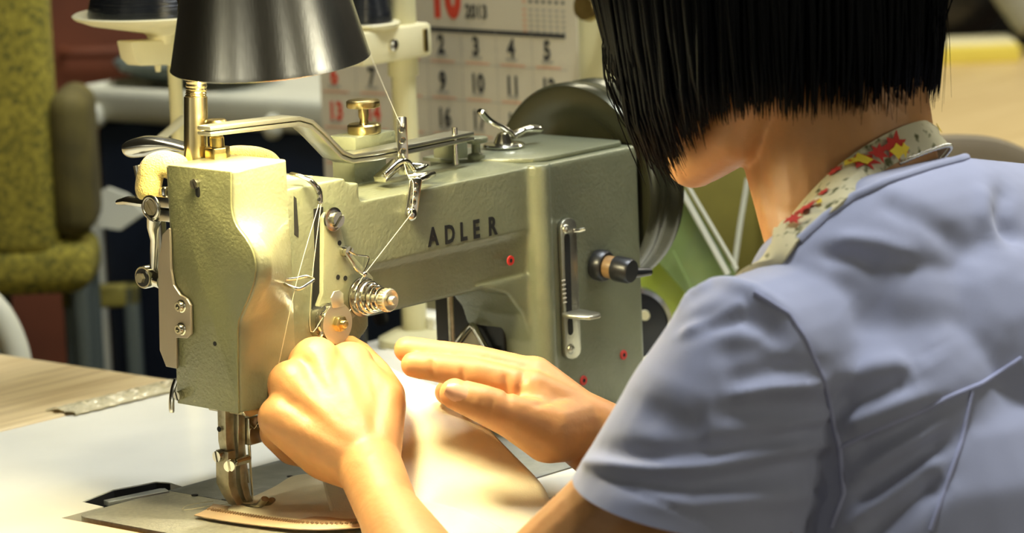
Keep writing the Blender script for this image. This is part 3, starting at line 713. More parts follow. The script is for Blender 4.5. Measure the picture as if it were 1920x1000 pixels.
# toes of the feet, turned up at the front
b = MB(); b.tube(spline([(-0.019,-0.0046,0.0045), (-0.018,-0.009,0.0011), (-0.018,-0.0194,0.0021), (-0.018,-0.0262,0.005), (-0.018,-0.0307,0.009)], 5), [.0036] * 5 + [.0034] * 8 + [.0030] * 8, 12, flat=.7); b.build('foot_toe', 'dull_steel', ofoot)
b = MB(); b.tube(spline([(-0.011,-0.0067,0.0031), (-0.011,-0.0113,0.0013), (-0.011,-0.0198,0.0017), (-0.011,-0.0246,0.0034), (-0.011,-0.0295,0.0067)], 5), [.0030] * 21, 12, flat=.6); b.build('foot_toe', 'dull_steel', ifoot)
# needle bar, clamp and needle
b = MB(); b.cyl((.0035, -.004, .063), (.0035, -.004, .0560), .0046, .0046, 20); b.build('needle_bar', 'steel', SM)
nc = Vector((-0.0023,-0.004,0.0466))
b = MB(); b.box((nc.x - .0060, nc.y - .006, nc.z - .0085), (nc.x + .0060, nc.y + .006, nc.z + .009)); ncl = b.build('needle_clamp', 'steel', SM, bevel=.0008)
b = MB(); b.cyl((nc.x + .004, nc.y - .001, nc.z + .002), (nc.x + .0105, nc.y - .001, nc.z + .002), .0026, .0024, 16); b.build('clamp_screw', 'nickel', ncl)
b = MB(); b.cyl((nc.x + .0025, nc.y - .0062, nc.z + .004), (nc.x + .0025, nc.y - .0058, nc.z + .004), .0018, .0018, 14); b.build('thread_hole', 'hole', ncl)
na = Vector((-0.0037,-0.004,0.0414)); nb = Vector((-0.003,-0.004,-0.0002))
b = MB(); b.tube([na + V(0, 0, .002), na + (nb - na) * .30, na + (nb - na) * .33, na + (nb - na) * .88, nb], [.0011, .0011, .0008, .0007, .0002], 10); b.build('needle', 'nickel', SM)
b = MB(); b.tube([na + V(-.0042, 0, .002), na + V(-.0034, 0, -.014), na + V(-.0020, 0, -.028)], .0006, 8); b.build('guide_wire', 'nickel', ncl)

# bed: slide plate at the near end, needle plate, main bed
b = MB(); b.prism([(-.0065, .0690, -.006), (.352, .0690, -.006), (.352, -.1090, -.006), (-.0065, -.1090, -.006)], (0, 0, .0056)); b.build('bed_plate', 'bed', SM, bevel=.0005)
b = MB(); A = [(-.0075, .0690)] + [(-.086 + .010 * (1 - math.cos(a)), .059 + .010 * math.sin(a)) for a in [PI / 2 * (1 - i / 6) for i in range(7)]] + [(-.086, -.02), (-.086, -.10), (-.0075, -.10)]
A = [(-.0075, .0690), (-.076, .0690)] + [(-.076 - .010 * math.sin(a), .059 + .010 * math.cos(a)) for a in [PI / 2 * (i / 6) for i in range(1, 7)]] + [(-.086, -.1090), (-.0075, -.1090)]
b.prism([(x, y, -.006) for x, y in A], (0, 0, .0058)); sl = b.build('slide_plate', 'slide', SM, bevel=.0005)
b = MB(); b.box((-.0070, -.020, -.0004), (.030, .020, .0004)); npl = b.build('needle_plate', 'bed', SM, bevel=.0003)
for p in ((-0.0085,0.0426,0.0001), (0.0611,0.0271,0.0001)):
    b = MB(); b.cyl(p, Vector(p) + V(0, 0, .0003), .0022, .0022, 16); b.build('plate_hole', 'hole', SM)
b = MB(); b.prism([(-0.0509,0.081,0.0008), (-0.053,0.0737,0.0008), (-0.011,0.0629,0.0008), (-0.0073,0.0708,0.0008), (-0.0091,0.0737,0.0008)], (0, 0, -.0030)); b.build('slide_plate_spring', 'bed', SM, bevel=.0003)

# under the arm: knee-lift rod and shiny cam guard on the pillar's inner side
b = MB(); b.cyl((0.222, .030, .005), (0.222, .030, .046), .0042, .0042, 18); b.cyl((0.222, .030, .05), (0.222, .030, .106), .0022, .0022, 14); b.lathe((0.222, .030, .046), (0, 0, 1), [(.0042, 0), (.0042, .004), (.0024, .006)], 18); b.build('lift_rod', 'dull_steel', SM)
b = MB(); b.box((.2360, -.004, .0), (.2395, .058, .104)); b.build('inner_plate', 'black', SM, bevel=.002)
b = MB(); b.tube(spline([(0.231,0.0439,0.046), (0.231,0.0333,0.0587), (0.231,0.0221,0.0693), (0.231,0.0182,0.0701), (0.231,0.0128,0.0637), (0.231,0.007,0.0555)], 5), .0022, 10); cg = b.build('cam_guard', 'nickel', SM)
b = MB(); b.prism([(0.2345,0.0411,0.0471), (0.2345,0.0235,0.0664), (0.2345,0.0117,0.0522), (0.2345,0.0148,0.0417), (0.2345,0.0416,0.039)], (.0015, 0, 0)); b.build('guard_insert', 'cloth', cg)
b = MB(); p = Vector((0.233,0.0033,0.0512)); b.lathe(p, (-1, 0, 0), [(.0035, 0), (.006, .001), (.006, .003), (.0035, .004)], 20); b.build('guard_stud', 'nickel', cg)


# ------------------------------------------------------------------ work lamp
LP = thing('work_lamp', (-.001, .036, .197), 'brushed metal work lamp with conical shade over the needle', 'lamp')
lc = Vector((-0.0226,-0.06,0.2811)); ld = V(.06, .05, -1).normalized(); ld = (ld + CR * .035).normalized()
rim = 0.0595
b = MB(); b.lathe(lc, -ld, [(rim, 0), (rim + .0006, .0005), (rim - .0002, .003), (.0335, .112), (.030, .118), (.018, .121), (.018, .150), (.015, .155), (0, .155)], 96); sh = b.build('lamp_shade', 'shade', LP, ang=35)
b = MB(); b.lathe(lc, -ld, [(rim - .0012, .0004), (.0320, .1115), (.028, .116), (0, .117)], 64); b.build('shade_lining', 'shade_in', sh)
b = MB(); b.lathe(lc - ld * .112, ld, [(0, -.004), (.012, 0), (.013, .018), (.020, .034), (.0225, .048), (.019, .061), (.010, .067), (0, .068)], 28); b.build('bulb', 'bulb', LP)
L = bpy.data.lights.new('lamp_light', 'POINT'); L.energy = LAMP_POWER; L.color = LAMP_COLOUR; L.shadow_soft_size = .038
lo = bpy.data.objects.new('lamp_light', L); C.objects.link(lo); lo.location = lc - ld * .022; put(lo, LP)
pb = Vector((-0.0013,0.033,0.2143)); pt = Vector((0.0025,0.033,0.2522)); ptt = Vector((0.0037,0.033,0.2677))
b = MB(); pb = V(pb.x, .033, .197)
b.tube([pb, pt, pt + (pt - pb).normalized() * .0006], [.0077, .0073, .0064], 28); b.build('lamp_post', 'post', LP)
top = lc - ld * .150
mid = [pt, ptt, ptt + V(0, .004, .05), ptt + V(0.004, .006, .10), ptt.lerp(top, .35) + V(-.006, .012, .085), ptt.lerp(top, .75) + V(0, .006, .055), top + V(0, 0, .012), top]
b = MB(); gs = spline(mid, 14); acc = 0; rs = []
hpts = []
for i, q in enumerate(gs): rs.append(.0061 + .0007 * (i % 2))
b.tube(gs, rs, 20); b.build('gooseneck', 'post', LP)

# ------------------------------------------------------------------ thread stand with cones
TS = thing('thread_stand', (.43, .26, 0.0), 'cream thread stand with pole, cross arm and cone trays behind the machine', 'thread stand')
d0 = 2.80
pt0 = Vector((0.4286,0.26,0.1286)); b = MB(); b.tube([V(pt0.x, .26, .0), V(pt0.x, .26, .46)], .0092, 24); b.build('pole', 'cream_metal', TS)
b = MB(); b.tube([V(pt0.x, .26, pt0.z + .006 + .070), V(pt0.x, .26, .46)], .0115, 24); b.build('pole_sleeve', 'cream_metal', TS)
b = MB(); b.lathe((pt0.x, .26, 0), (0, 0, 1), [(0, 0), (.028, 0), (.028, .006), (.016, .012), (.0092, .012)], 28); b.build('pole_base', 'cream_metal', TS)
A_ = [Vector((0.4439,0.24,0.2432)), Vector((0.4424,0.24,0.2202))]
zt, zb = A_[0].z, A_[1].z; xr = A_[0].x
b = MB(); b.box((xr - .075, .243, zb - .002), (xr, .279, zt)); ar = b.build('cross_arm', 'cream', TS, bevel=.003)
p = Vector((0.4007,0.243,0.2311)); b = MB(); b.lathe(p, (0, -1, 0), [(0, 0), (.0045, 0), (.0045, .002), (.003, .003), (0, .003)], 20); b.build('arm_bolt', 'steel', ar)
b = MB(); b.box((xr - .010, .2415, zb + .002), (xr - .006, .244, zt - .004)); b.build('arm_slot', 'brass', ar)
# left rod with bracket and tray
lx = Vector((0.2252,0.29,0.2044)); b = MB(); b.tube([V(lx.x, .29, .0), V(lx.x, .29, .262)], .0050, 18); b.build('side_rod', 'cream_metal', TS)
bx = [(0.181,0.285,0.256), (0.2226,0.285,0.2529), (0.2202,0.285,0.235), (0.1897,0.285,0.2377), (0.184,0.285,0.2429)]
b = MB(); b.prism(bx, (0, .016, 0)); bk = b.build('tray_bracket', 'cream', TS, bevel=.0015)
p = Vector((0.2122,0.293,0.2347)); b = MB(); b.tube([p + V(0, 0, .004), p + V(0, 0, -.004)], [.003, .0018], 10); b.build('bracket_pin', 'cream', bk)
p = Vector((0.2162,0.293,0.2525))
b = MB(); b.lathe(p, (0, 0, 1), [(0, -.002), (.009, -.002), (.0095, .004), (.012, .006), (.026, .009), (.050, .014), (.060, .018), (.0615, .020), (.0600, .021), (.048, .017), (.02, .012), (0, .011)], 56); b.build('cone_tray', 'cream', TS)
tr = p.copy()
b = MB(); b.tube([(0.1817,0.27,0.1838), (0.2131,0.27,0.1987)], .0030, 12); b.build('brace_rod', 'white', TS)
p = Vector((0.3955,0.262,0.2467))
b = MB(); b.lathe(p + V(0, 0, -.005), (0, 0, 1), [(0, -.008), (.006, -.008), (.009, -.002), (.022, .002), (.0240, .005), (.023, .006), (0, .005)], 48); b.build('cone_tray', 'cream', TS)
tr2 = p.copy()
b = MB(); b.tube([tr2 + V(0, 0, -.006), V(pt0.x - .03, .262, zt - .006)], .006, 12); b.build('tray_arm', 'cream_metal', TS)
p = Vector((0.4054,0.25,0.2587)); b = MB(); b.tube([p + V(0, .006, .012), p + V(0, 0, .004), p + V(0, 0, -.006), p + V(.004, .01, -.012)], .0026, 12); b.build('tray_clip', 'nickel', TS)

def spool(c, r, h, label):
    t = thing('thread_cone', c, label, 'thread cone', 'thread cones on the stand')
    c = Vector(c)
    b = MB(); pr = [(0, 0), (r, 0), (r * 1.01, .003)]
    for i in range(1, 15): pr.append((r * (1 - .45 * i / 14) + .0004 * (i % 2), .003 + (h - .003) * i / 14))
    pr.append((0, h)); b.lathe(c, (0, 0, 1), pr, 48); b.build('wound_thread', 'black_gloss', t)
    b = MB(); b.lathe(c, (0, 0, 1), [(0, h - .004), (r * .35, h - .004), (r * .30, h + .02), (0, h + .02)], 24); b.build('cone_tip', 'cream', t)
spool(tr + V(0, 0, .0178), .050, .11, 'wide black thread cone on the tray left of the lamp shade')
spool(tr2 + V(0, 0, .0015), .0185, .07, 'small black thread cone beside the cream pole')

# ------------------------------------------------------------------ calendar, hanging on a cream cabinet side
XC = .62
ex = V(0, -1, 0); ez = V(0, 0, 1)
CAB = thing('steel_cabinet', (.75, .42, -.75), 'cream steel cabinet side on which the calendar hangs', 'cabinet')
b = MB(); b.box((.632, .228, -.75), (.86, .47, .40)); b.build('cabinet_body', 'cream_metal', CAB, bevel=.004)
b = MB(); b.box((.630, .223, .36), (.862, .475, .372)); b.build('cabinet_rim', 'cream', CAB, bevel=.002)
CAL = thing('calendar', (XC, .38, .08), 'wall calendar for October with black and red dates behind the machine', 'calendar')
tl = Vector((0.62,0.4144,0.207)); trr = Vector((0.62,0.2598,0.2102))
def sheetx(y):   # the free left side of the sheet bends gently forward
    return XC - .25 * max(0, y - .43) ** 1.3
def cell(px, py): return Vector((0, 0, 0))
y0, y1 = .525, .2520; z0, z1 = .060, .262
rows = [[(sheetx(y0 + (y1 - y0) * i / 24), y0 + (y1 - y0) * i / 24, z0 + (z1 - z0) * j / 10) for i in range(25)] for j in range(11)]
b = MB(); b.grid(rows); shp = b.build('calendar_sheet', 'paper', CAL, solid=.0012)
KB, KG, KR, KO = MB(), MB(), MB(), MB()
def put_text(mb, s, size, y, z, bold=.0003, sx=.8):
    me = text_mesh(s, size, (0, 0, 0), (1, 0, 0), (0, 0, 1), .0001, sx, 'CENTER', bold)
    for v in me.vertices:
        yy = y - v.co.x; v.co = (sheetx(yy) - .0018 + v.co.y * .2, yy, z + v.co.z)
    add_mesh(mb, me)
def line(mb, ya, yb, z, h):
    n_ = 8
    for i in range(n_):
        a, c_ = ya + (yb - ya) * i / n_, ya + (yb - ya) * (i + 1) / n_
        f_ = [mb.bm.verts.new(q) for q in ((sheetx(a) - .0018, a, z), (sheetx(c_) - .0018, c_, z), (sheetx(c_) - .0018, c_, z + h), (sheetx(a) - .0018, a, z + h))]
        mb.bm.faces.new(f_)
# cell geometry measured on the sheet
c5 = Vector((0.62,0.2834,0.1931)); c2 = Vector((0.62,0.3968,0.1956)); c9 = Vector((0.62,0.3928,0.1655)); c16 = Vector((0.62,0.3887,0.1362))
pitch = (c2.y - c5.y) / 3; zr = c2.z - .000; zstep = (c2.z - c16.z) / 2
days = {0: [(2, 3), (3, 4), (4, 5), (5, 6), (1, 2)], 1: [(6, 0), (7, 1), (8, 2), (9, 3), (10, 4), (11, 5), (12, 6)], 2: [(13, 0), (14, 1), (15, 2), (16, 3), (17, 4), (18, 5), (19, 6)], 3: [(20, 0), (21, 1), (22, 2), (23, 3), (24, 4), (25, 5), (26, 6)]}
for r_, lst in days.items():
    for dn, col in lst:
        y = c5.y + (6 - col) * pitch; z = zr - zstep * r_
        put_text(KR if (col == 0 or dn == 14) else KB, str(dn), .0205, y, z - .002, .0008, .74)
        line(KG, y + .006, y - .006, z - .0052, .0022)
        line(KO, y + .012, y - .014, z - .0095, .0016)
for r_ in range(1, 4): line(KG, .52, c5.y - .55 * pitch, zr - zstep * r_ + .0195, .0006)
for col in range(0, 7):
    y = c5.y + (6.5 - col) * pitch - .003
    if y < .515: 
        f_ = [KG.bm.verts.new((sheetx(y) - .0019, yy, zz)) for yy, zz in ((y, z0 + .004), (y - .0005, z0 + .004), (y - .0005, zr + .018), (y, zr + .018))]
        KG.bm.faces.new(f_)
bar_z = Vector((0.62,0.3553,0.2112)).z
line(KB, .52, c5.y - .52 * pitch, bar_z - .0005, .0036)
m1 = Vector((0.62,0.3905,0.2244)); put_text(KR, '10', .052, m1.y, m1.z, .0026, .66)
m2 = Vector((0.62,0.3569,0.2235)); put_text(KB, '2013', .0150, m2.y, m2.z, .0005, .80)
mt = Vector((0.62,0.3056,0.2386)); mb_ = Vector((0.62,0.265,0.2167))
for i in range(7):
    y = mt.y + (mb_.y - mt.y) * i / 6
    line(KO if i == 0 else KB, y + .0016, y - .0016, mt.z - .001, .0024)
    for j in range(5): line(KO if i == 0 else KG, y + .0016, y - .0016, mt.z - .0075 - .0042 * j, .0020)
for mb2, nm, mm_ in ((KB, 'black_print', 'print_black'), (KG, 'grey_print', 'print_grey'), (KR, 'red_print', 'print_red'), (KO, 'orange_print', 'print_orange')):
    mb2.build(nm, mm_, shp, smooth=False)['kind'] = 'stuff'
b = MB(); p = Vector((0.6,0.2287,0.2385)); b.lathe(p, (1, 0, 0), [(0, 0), (.010, 0), (.012, .006), (.010, .014), (0, .032)], 20); tag(b.build('wooden_hook', 'brass'), 'round brass hook beside the calendar top corner', 'hook')

# ------------------------------------------------------------------ back left: cart with navy bag, tweed chair, red-brown roll
def at_box(name, lo, hi, m, par, bev=.005): 
    b = MB(); b.box(lo, hi); return b.build(name, m, par, bevel=bev, seg=3)
CT = thing('laundry_cart', (.75, .8, -.75), 'white framed rolling cart with a navy canvas bag behind the machine', 'cart')
a0 = Vector((0.7156,0.9632,0.1115)); a1 = Vector((0.7452,0.6255,0.1064))
dirv = (a1 - a0); dirv.z = 0; dirv.normalize(); nv = V(dirv.y, -dirv.x, 0); nv = -nv if nv.dot(CF) < 0 else nv
zr_ = a0.z
def cartbox(u0, u1, v0, v1, za, zb, name, m, bev=.006):
    b = MB(); P_ = [a0 + dirv * u + nv * v for u, v in ((u0, v0), (u1, v0), (u1, v1), (u0, v1))]
    b.prism([(p.x, p.y, za) for p in P_], (0, 0, zb - za)); return b.build(name, m, CT, bevel=bev, seg=3)
Lc = .43
cartbox(0, Lc, 0, .02, zr_ - .018, zr_ + .014, 'front_rail', 'white', .009)
cartbox(0, Lc, .38, .40, zr_ - .018, zr_ + .014, 'back_rail', 'white', .009)
cartbox(0, .02, .0, .40, zr_ - .018, zr_ + .014, 'side_rail', 'white', .009)
cartbox(Lc - .02, Lc, .0, .40, zr_ - .018, zr_ + .014, 'side_rail', 'white', .009)
cartbox(.012, Lc - .012, .012, .388, zr_ - .42, zr_ - .012, 'canvas_bag', 'navy', .02)
cartbox(.02, Lc - .02, .02, .38, zr_ - .012, zr_ + .006, 'lid_board', 'white', .004)
for u in (.012, Lc - .012):
    for v in (.010, .39):
        p = a0 + dirv * u + nv * v; b = MB(); b.tube([(p.x, p.y, -.71), (p.x, p.y, zr_)], .010, 14); b.build('cart_post', 'white', CT)
        b = MB(); b.lathe((p.x, p.y - .012, -.728), (0, 1, 0), [(0, 0), (.022, 0), (.022, .024), (0, .024)], 20); b.build('caster', 'black', CT)
for u in (.036, .145, .25, .36):
    p = a0 + dirv * u - nv * .002; b = MB(); b.sphere((p.x, p.y, zr_ - .012), .012, (1, .7, 1)); b.build('rail_clip', 'white', CT)
b = MB(); b.prism([(0.6396,0.8617,0.0382), (0.6539,0.8482,0.0469), (0.664,0.8351,0.0401), (0.6726,0.8212,0.0228), (0.6559,0.836,0.0086), (0.6414,0.8532,0.0128)], nv * .004); b.build('paper_tag', 'white', CT)
p = a0 + dirv * .075 + nv * .10; b = MB(); b.lathe((p.x, p.y, zr_ + .0142), (0, 0, 1), [(0, .0), (.050, .0), (.075, .010), (.080, .018), (.076, .020), (.05, .008), (0, .005)], 32); tag(b.build('grey_dish', 'grey_metal'), 'shallow dark grey dish on the white cart', 'dish')

CH = thing('tweed_chair', (.9, 1.3, -.75), 'yellow tweed upholstered chair at the far left edge', 'chair')
p = Vector((0.5364,0.836,0.1404)); cx = CR * 1.0; cx = V(CR.x, CR.y, 0).normalized(); cf = V(CF.x, CF.y, 0).normalized()
def lbox(o, w_, dpt, h, name, m, par, bev=.02, lean=0.0, rm=0):
    b = MB(); P_ = [o - cx * w_ / 2, o + cx * w_ / 2, o + cx * w_ / 2 + cf * dpt, o - cx * w_ / 2 + cf * dpt]
    b.prism([q - V(0, 0, h / 2) for q in P_], V(0, 0, h) + cf * lean + cx * (-lean * .4)); return b.build(name, m, par, bevel=bev, seg=4)
lbox(p + V(0, 0, -.010), .072, .06, .27, 'backrest', 'tweed', CH, .02)
lbox(p + V(0, 0, .136) - cf * .006, .062, .07, .022, 'top_rail', 'cream', CH, .008)
lbox(p + cx * .048 + V(0, 0, -.060), .036, .10, .13, 'side_cushion', 'dull_olive', CH, .02)
lbox(p + cx * .01 + V(0, 0, -.150), .105, .10, .05, 'seat', 'tweed', CH, .02)
for u in (-.03, .05):
    for v in (.02, .08):
        q = p + cx * u + cf * v; b = MB(); b.tube([(q.x, q.y, -.75), (q.x, q.y, p.z - .16)], .010, 12); b.build('leg', 'grey_metal', CH)
RB = thing('storage_case', (1.0, 1.5, -.75), 'red-brown leather case standing behind the white cart', 'case')
p = Vector((1.339,1.5979,0.0819)); lbox(p + V(0, 0, -.36), .36, .16, .94, 'case_body', 'redbrown', RB, .02); lbox(p + V(0, 0, .09) - cf * .006, .364, .17, .03, 'case_lid', 'redbrown', RB, .01)
b = MB(); q = p - cf * .01 + V(0, 0, -.02); b.tube(spline([q - cx * .05, q - cx * .04 - cf * .02, q + cx * .04 - cf * .02, q + cx * .05], 5), .006, 10); b.build('handle', 'redbrown', RB)
# pale chair arm low at the left edge
SC_ = thing('steel_chair', (.7, .9, -.75), 'pale tubular chair frame low at the left edge behind the wooden table', 'chair')
P1 = [(0.3677,0.6856,0.0068), (0.374,0.6745,-0.0088), (0.3773,0.6657,-0.0285), (0.3774,0.66,-0.0502), (0.3731,0.6548,-0.0889)]
b = MB(); b.tube(spline(P1, 6), .012, 14); b.build('frame_tube', 'white', SC_)
q0 = Vector(P1[-1]); b = MB(); b.tube([q0, (q0.x, q0.y, -.75)], .012, 14); b.build('leg', 'white', SC_)
q1 = Vector(P1[0]); b = MB(); b.tube([q1, q1 - cx * .1, V(q1.x - cx.x * .1, q1.y - cx.y * .1, -.75)], .012, 14); b.build('leg', 'white', SC_)
lbox((q0 + q1) / 2 - cx * .03 + V(0, 0, -.10), .10, .10, .03, 'seat', 'olive', SC_, .01)
ST = thing('grey_trestle', (.6, .9, -.75), 'dark grey trestle legs in the shade behind the wooden table', 'trestle')
q = Vector((0.6461,0.898,-0.0283)); lbox(q + V(0, 0, -.27), .014, .02, .5, 'leg', 'grey_metal', ST, .003); lbox(q + cx * .055 + V(0, 0, -.27), .014, .02, .5, 'leg', 'grey_metal', ST, .003)
lbox(q + cx * .027 + V(0, 0, -.03), .07, .02, .02, 'cross_bar', 'olive', ST, .003)
# low brown box on the floor in the dark
BX = Vector((1.0352,1.3045,-0.187)); lb = thing('brown_crate', (BX.x, BX.y, -.75), 'brown crate on the dark floor under the navy bag', 'crate')
lbox(V(BX.x, BX.y, -.55), .5, .2, .40, 'crate_body', 'redbrown', lb, .008); lbox(V(BX.x, BX.y, -.34) - cf * .01, .52, .22, .03, 'crate_lid', 'redbrown', lb, .006)

# ------------------------------------------------------------------ behind the pillar: folders, panel, pulley
FD = thing('vinyl_folder', (.62, .05, 0), 'green and clear vinyl folders leaning behind the hand wheel', 'folder')
def sheet(pts, th, name, m, par):
    pts = [Vector(p) for p in pts]; nrm = (pts[1] - pts[0]).cross(pts[2] - pts[0]).normalized(); nrm = nrm if nrm.dot(CF) > 0 else -nrm
    b = MB(); b.prism(pts, nrm * th); return b.build(name, m, par, bevel=min(.001, th * .3))
sheet([(0.5295,0.1329,0.0322), (0.5362,0.1166,-0.002), (0.569,0.0879,0.0278), (0.5552,0.1158,0.0764)], .004, 'lime_cover', 'lime', FD)
sheet([(0.5365,0.119,0.0668), (0.5589,0.0804,0.0139), (0.5808,0.0614,0.0344), (0.5596,0.1072,0.1209)], .004, 'green_cover', 'green', FD)
b = MB(); b.tube([(0.5547,0.1043,0.1177), (0.5695,0.0697,0.0476)], .0042, 10, flat=.5); b.build('white_edge', 'white', FD)
b = MB(); b.tube([(0.5599,0.0999,0.1173), (0.5754,0.0656,0.0511)], .0026, 10, flat=.5); b.build('white_edge', 'white', FD)
b = MB(); b.tube([(0.5459,0.1025,0.0667), (0.5513,0.0887,0.0367)], .0012, 8, flat=.5); b.build('fold_line', 'green', FD)
OP = thing('olive_cushion', (.7, .0, 0), 'olive cushion under the chin behind the green folders', 'cushion')
p = Vector((0.6985,0.1816,0.0668)); lbox(p, .075, .05, .13, 'cushion_body', 'olive', OP, .012); b = MB(); b.tube([p + cx * .0375 + V(0, 0, .06), p + cx * .0375 + V(0, 0, -.06)], .002, 8); b.build('piping', 'olive', OP)
b = MB(); b.tube([(0.6487,0.1107,0.1063), (0.6395,0.1121,0.0723), (0.6294,0.113,0.0323)], .0022, 10); tag(b.build('pale_rod', 'white'), 'thin pale rod standing before the olive cushion', 'rod')
q = Vector((0.9135,0.3079,0.0122)); gb = thing('grey_sack', (q.x, q.y, 0), 'grey-brown cloth sack behind the rod under the neck', 'sack')
b = MB(); b.sphere(q, .045, (1, 1, 1.4), 20); b.build('sack_body', 'brown', gb)
b = MB(); b.sphere(q + V(0, 0, .066), .012, (1, 1, .8), 12); b.build('sack_neck', 'brown', gb)
PU = thing('motor_pulley', (.47, .0, .06), 'black pulley with bright rim low behind the pillar', 'pulley')
pc = Vector((0.4386,0.0521,0.0329)); dd = -V(CF.x * .9, CF.y, .0).normalized()
b = MB(); b.lathe(pc, dd, [(0, -.02), (.024, -.02), (.0250, 0), (.0235, .001), (0, .001)], 48); b.build('pulley_face', 'black', PU)
b = MB(); b.lathe(pc, dd, [(.0235, -.012), (.0272, -.010), (.0272, .001), (.0240, .002)], 48); b.build('pulley_rim', 'nickel', PU)
b = MB(); q = Vector((0.4407,0.0441,0.0403)); b.lathe(q, dd, [(0, -.003), (.0036, -.003), (.0036, .001), (0, .001)], 18); b.build('pulley_mark', 'cream', PU)

# ------------------------------------------------------------------ back right: far table and what is on it
RT = thing('far_table', (1.9, .2, -.75), 'light wooden table in the far right behind the woman', 'table')
b = MB(); c0 = Vector((1.6664,0.6043,0)); 
tf = [Vector((1.3208,0.5749,0)), Vector((1.3818,0.216,0)), Vector((2.2127,0.7366,0)), Vector((2.1738,1.223,0))]
b.prism(tf, (0, 0, -.03)); b.build('table_top', 'wood_far', RT, bevel=.003)
for q in tf:
    m_ = (tf[0] + tf[1] + tf[2] + tf[3]) / 4; q2 = q.lerp(m_, .08)
    b = MB(); b.tube([(q2.x, q2.y, -.75), (q2.x, q2.y, -.03)], .02, 12); b.build('leg', 'grey_metal', RT)
def on_table(px0, px1, py, h, dpt, name, m, par, bev=.01):
    return None
p = Vector((2.0287,0.8602,0)); yb_ = thing('yellow_board', p, 'yellow cutting board lying on the far table', 'board')
lbox(p + V(0, 0, .010), .115, .10, .020, 'board_body', 'yellow', yb_, .002); lbox(p + V(0, 0, .0215) + cf * .01, .11, .08, .003, 'board_sheet', 'cream', yb_, .001)
p = Vector((2.144,0.9649,0)); bb = thing('black_bag', p, 'black bag on the far table beside the hair', 'bag')
b = MB(); b.sphere(p + V(0, 0, .07) + cf * .12, .075, (1.0, 1.2, 1.0), 24); b.build('bag_body', 'black', bb, ang=0)
b = MB(); q = p + V(0, 0, .14) + cf * .10; b.tube(spline([q - cx * .04, q - cx * .03 + V(0, 0, .03), q + cx * .03 + V(0, 0, .03), q + cx * .04], 5), .006, 10); b.build('bag_handle', 'black', bb)
p = Vector((2.1211,0.8377,0)); gr = thing('grey_cloth_roll', p, 'leaning grey cloth roll at the upper right corner', 'cloth roll')
b = MB(); q0 = p + cx * .02 + V(0, 0, .045) + cf * .02; q1 = p - cx * .055 + V(0, 0, .15) + cf * .06; b.tube([q0, q1], [.040, .034], 28); b.build('roll_body', 'grey_cloth', gr)
b = MB(); b.tube([q0 - cx * .038, q1 - cx * .034 - V(0,0,.0)], .006, 10); b.build('roll_edge', 'cream', gr)
# brown chair back behind the shoulder
BC = thing('brown_chair', (.8, -.1, -.75), 'brown vinyl chair back behind the right shoulder', 'chair')
P2 = [Vector((0.6953,-0.0252,0.1334)), Vector((0.7114,-0.043,0.1336)), Vector((0.7296,-0.0642,0.1301)), Vector((0.7442,-0.0828,0.1204)), Vector((0.7603,-0.1051,0.1035))]
sp2 = spline(P2, 6); b = MB(); rws = []
for q in sp2: rws.append([q + V(0, 0, -.12), q + V(0, 0, -.006), q + V(0, 0, .004) + cf * .006, q + V(0, 0, .006) + cf * .016, q + V(0, 0, .0) + cf * .026, q + V(0, 0, -.12) + cf * .026])
b.grid(rws); b.build('backrest', 'brown', BC)
q = sp2[10]; b = MB(); b.tube([(q.x, q.y, -.75), q + V(0, 0, -.1) + cf * .012], .014, 12); b.build('stem', 'grey_metal', BC)

# odds and ends on the table behind the arm
b = MB(); b.prism([(0.3625,0.2657,0.0004), (0.4407,0.26,0.0004), (0.373,0.177,0.0004), (0.2825,0.1647,0.0004)], (0, 0, .0006)); tag(b.build('paper_sheet', 'laminate', smooth=False), 'white paper sheet lying on the table under the machine arm', 'paper')
p = Vector((0.4435,0.2592,0)); pb2 = thing('paper_box', p, 'small white paper box standing behind the lift rod', 'box')
b = MB(); b.box((p.x - .010, p.y - .014, 0.0005), (p.x + .014, p.y + .016, .020)); b.build('box_body', 'laminate', pb2, bevel=.001)
b = MB(); b.box((p.x - .0106, p.y - .0146, .0165), (p.x + .0146, p.y + .0166, .0212)); b.build('box_lid', 'laminate', pb2, bevel=.001)
b = MB(); cz = Vector((0.3791,0.2698,0.006)); b.tube(spline([cz, cz + V(.004, .004, .020), cz + V(.020, .016, .034), cz + V(.045, .034, .038), cz + V(.07, .05, .02), cz + V(.085, .06, 0.0)], 6), .0055, 12); tag(b.build('black_cable', 'black'), 'thick black cable arching on the table behind the arm', 'cable')


# ------------------------------------------------------------------ the cloth being sewn
CL = thing('zipped_cloth', (0.0027,-0.057,0), 'beige cloth pouch with a zipper being fed under the presser foot', 'cloth')
def surf(ctrl, name, m, par, sub=3, solid=.0008):
    b = MB(); b.grid(ctrl); return b.build(name, m, par, sub=0, solid=0, ang=0) if not sub else smooth_grid(b, name, m, par, sub, solid)
def smooth_grid(b, name, m, par, sub, solid):
    me = bpy.data.meshes.new(name); bmesh.ops.recalc_face_normals(b.bm, faces=b.bm.faces); b.bm.to_mesh(me); b.bm.free()
    me.materials.append(M[m]); o = bpy.data.objects.new(name, me); C.objects.link(o)
    q = o.modifiers.new('u', 'SUBSURF'); q.levels = sub; q.render_levels = sub
    q = o.modifiers.new('o', 'SOLIDIFY'); q.thickness = solid; q.offset = -1
    dg = bpy.context.evaluated_depsgraph_get(); nm = bpy.data.meshes.new_from_object(o.evaluated_get(dg), depsgraph=dg)
    o.modifiers.clear(); o.data = nm; bpy.data.meshes.remove(me); nm.name = name; o.data.shade_smooth(); return put(o, par)
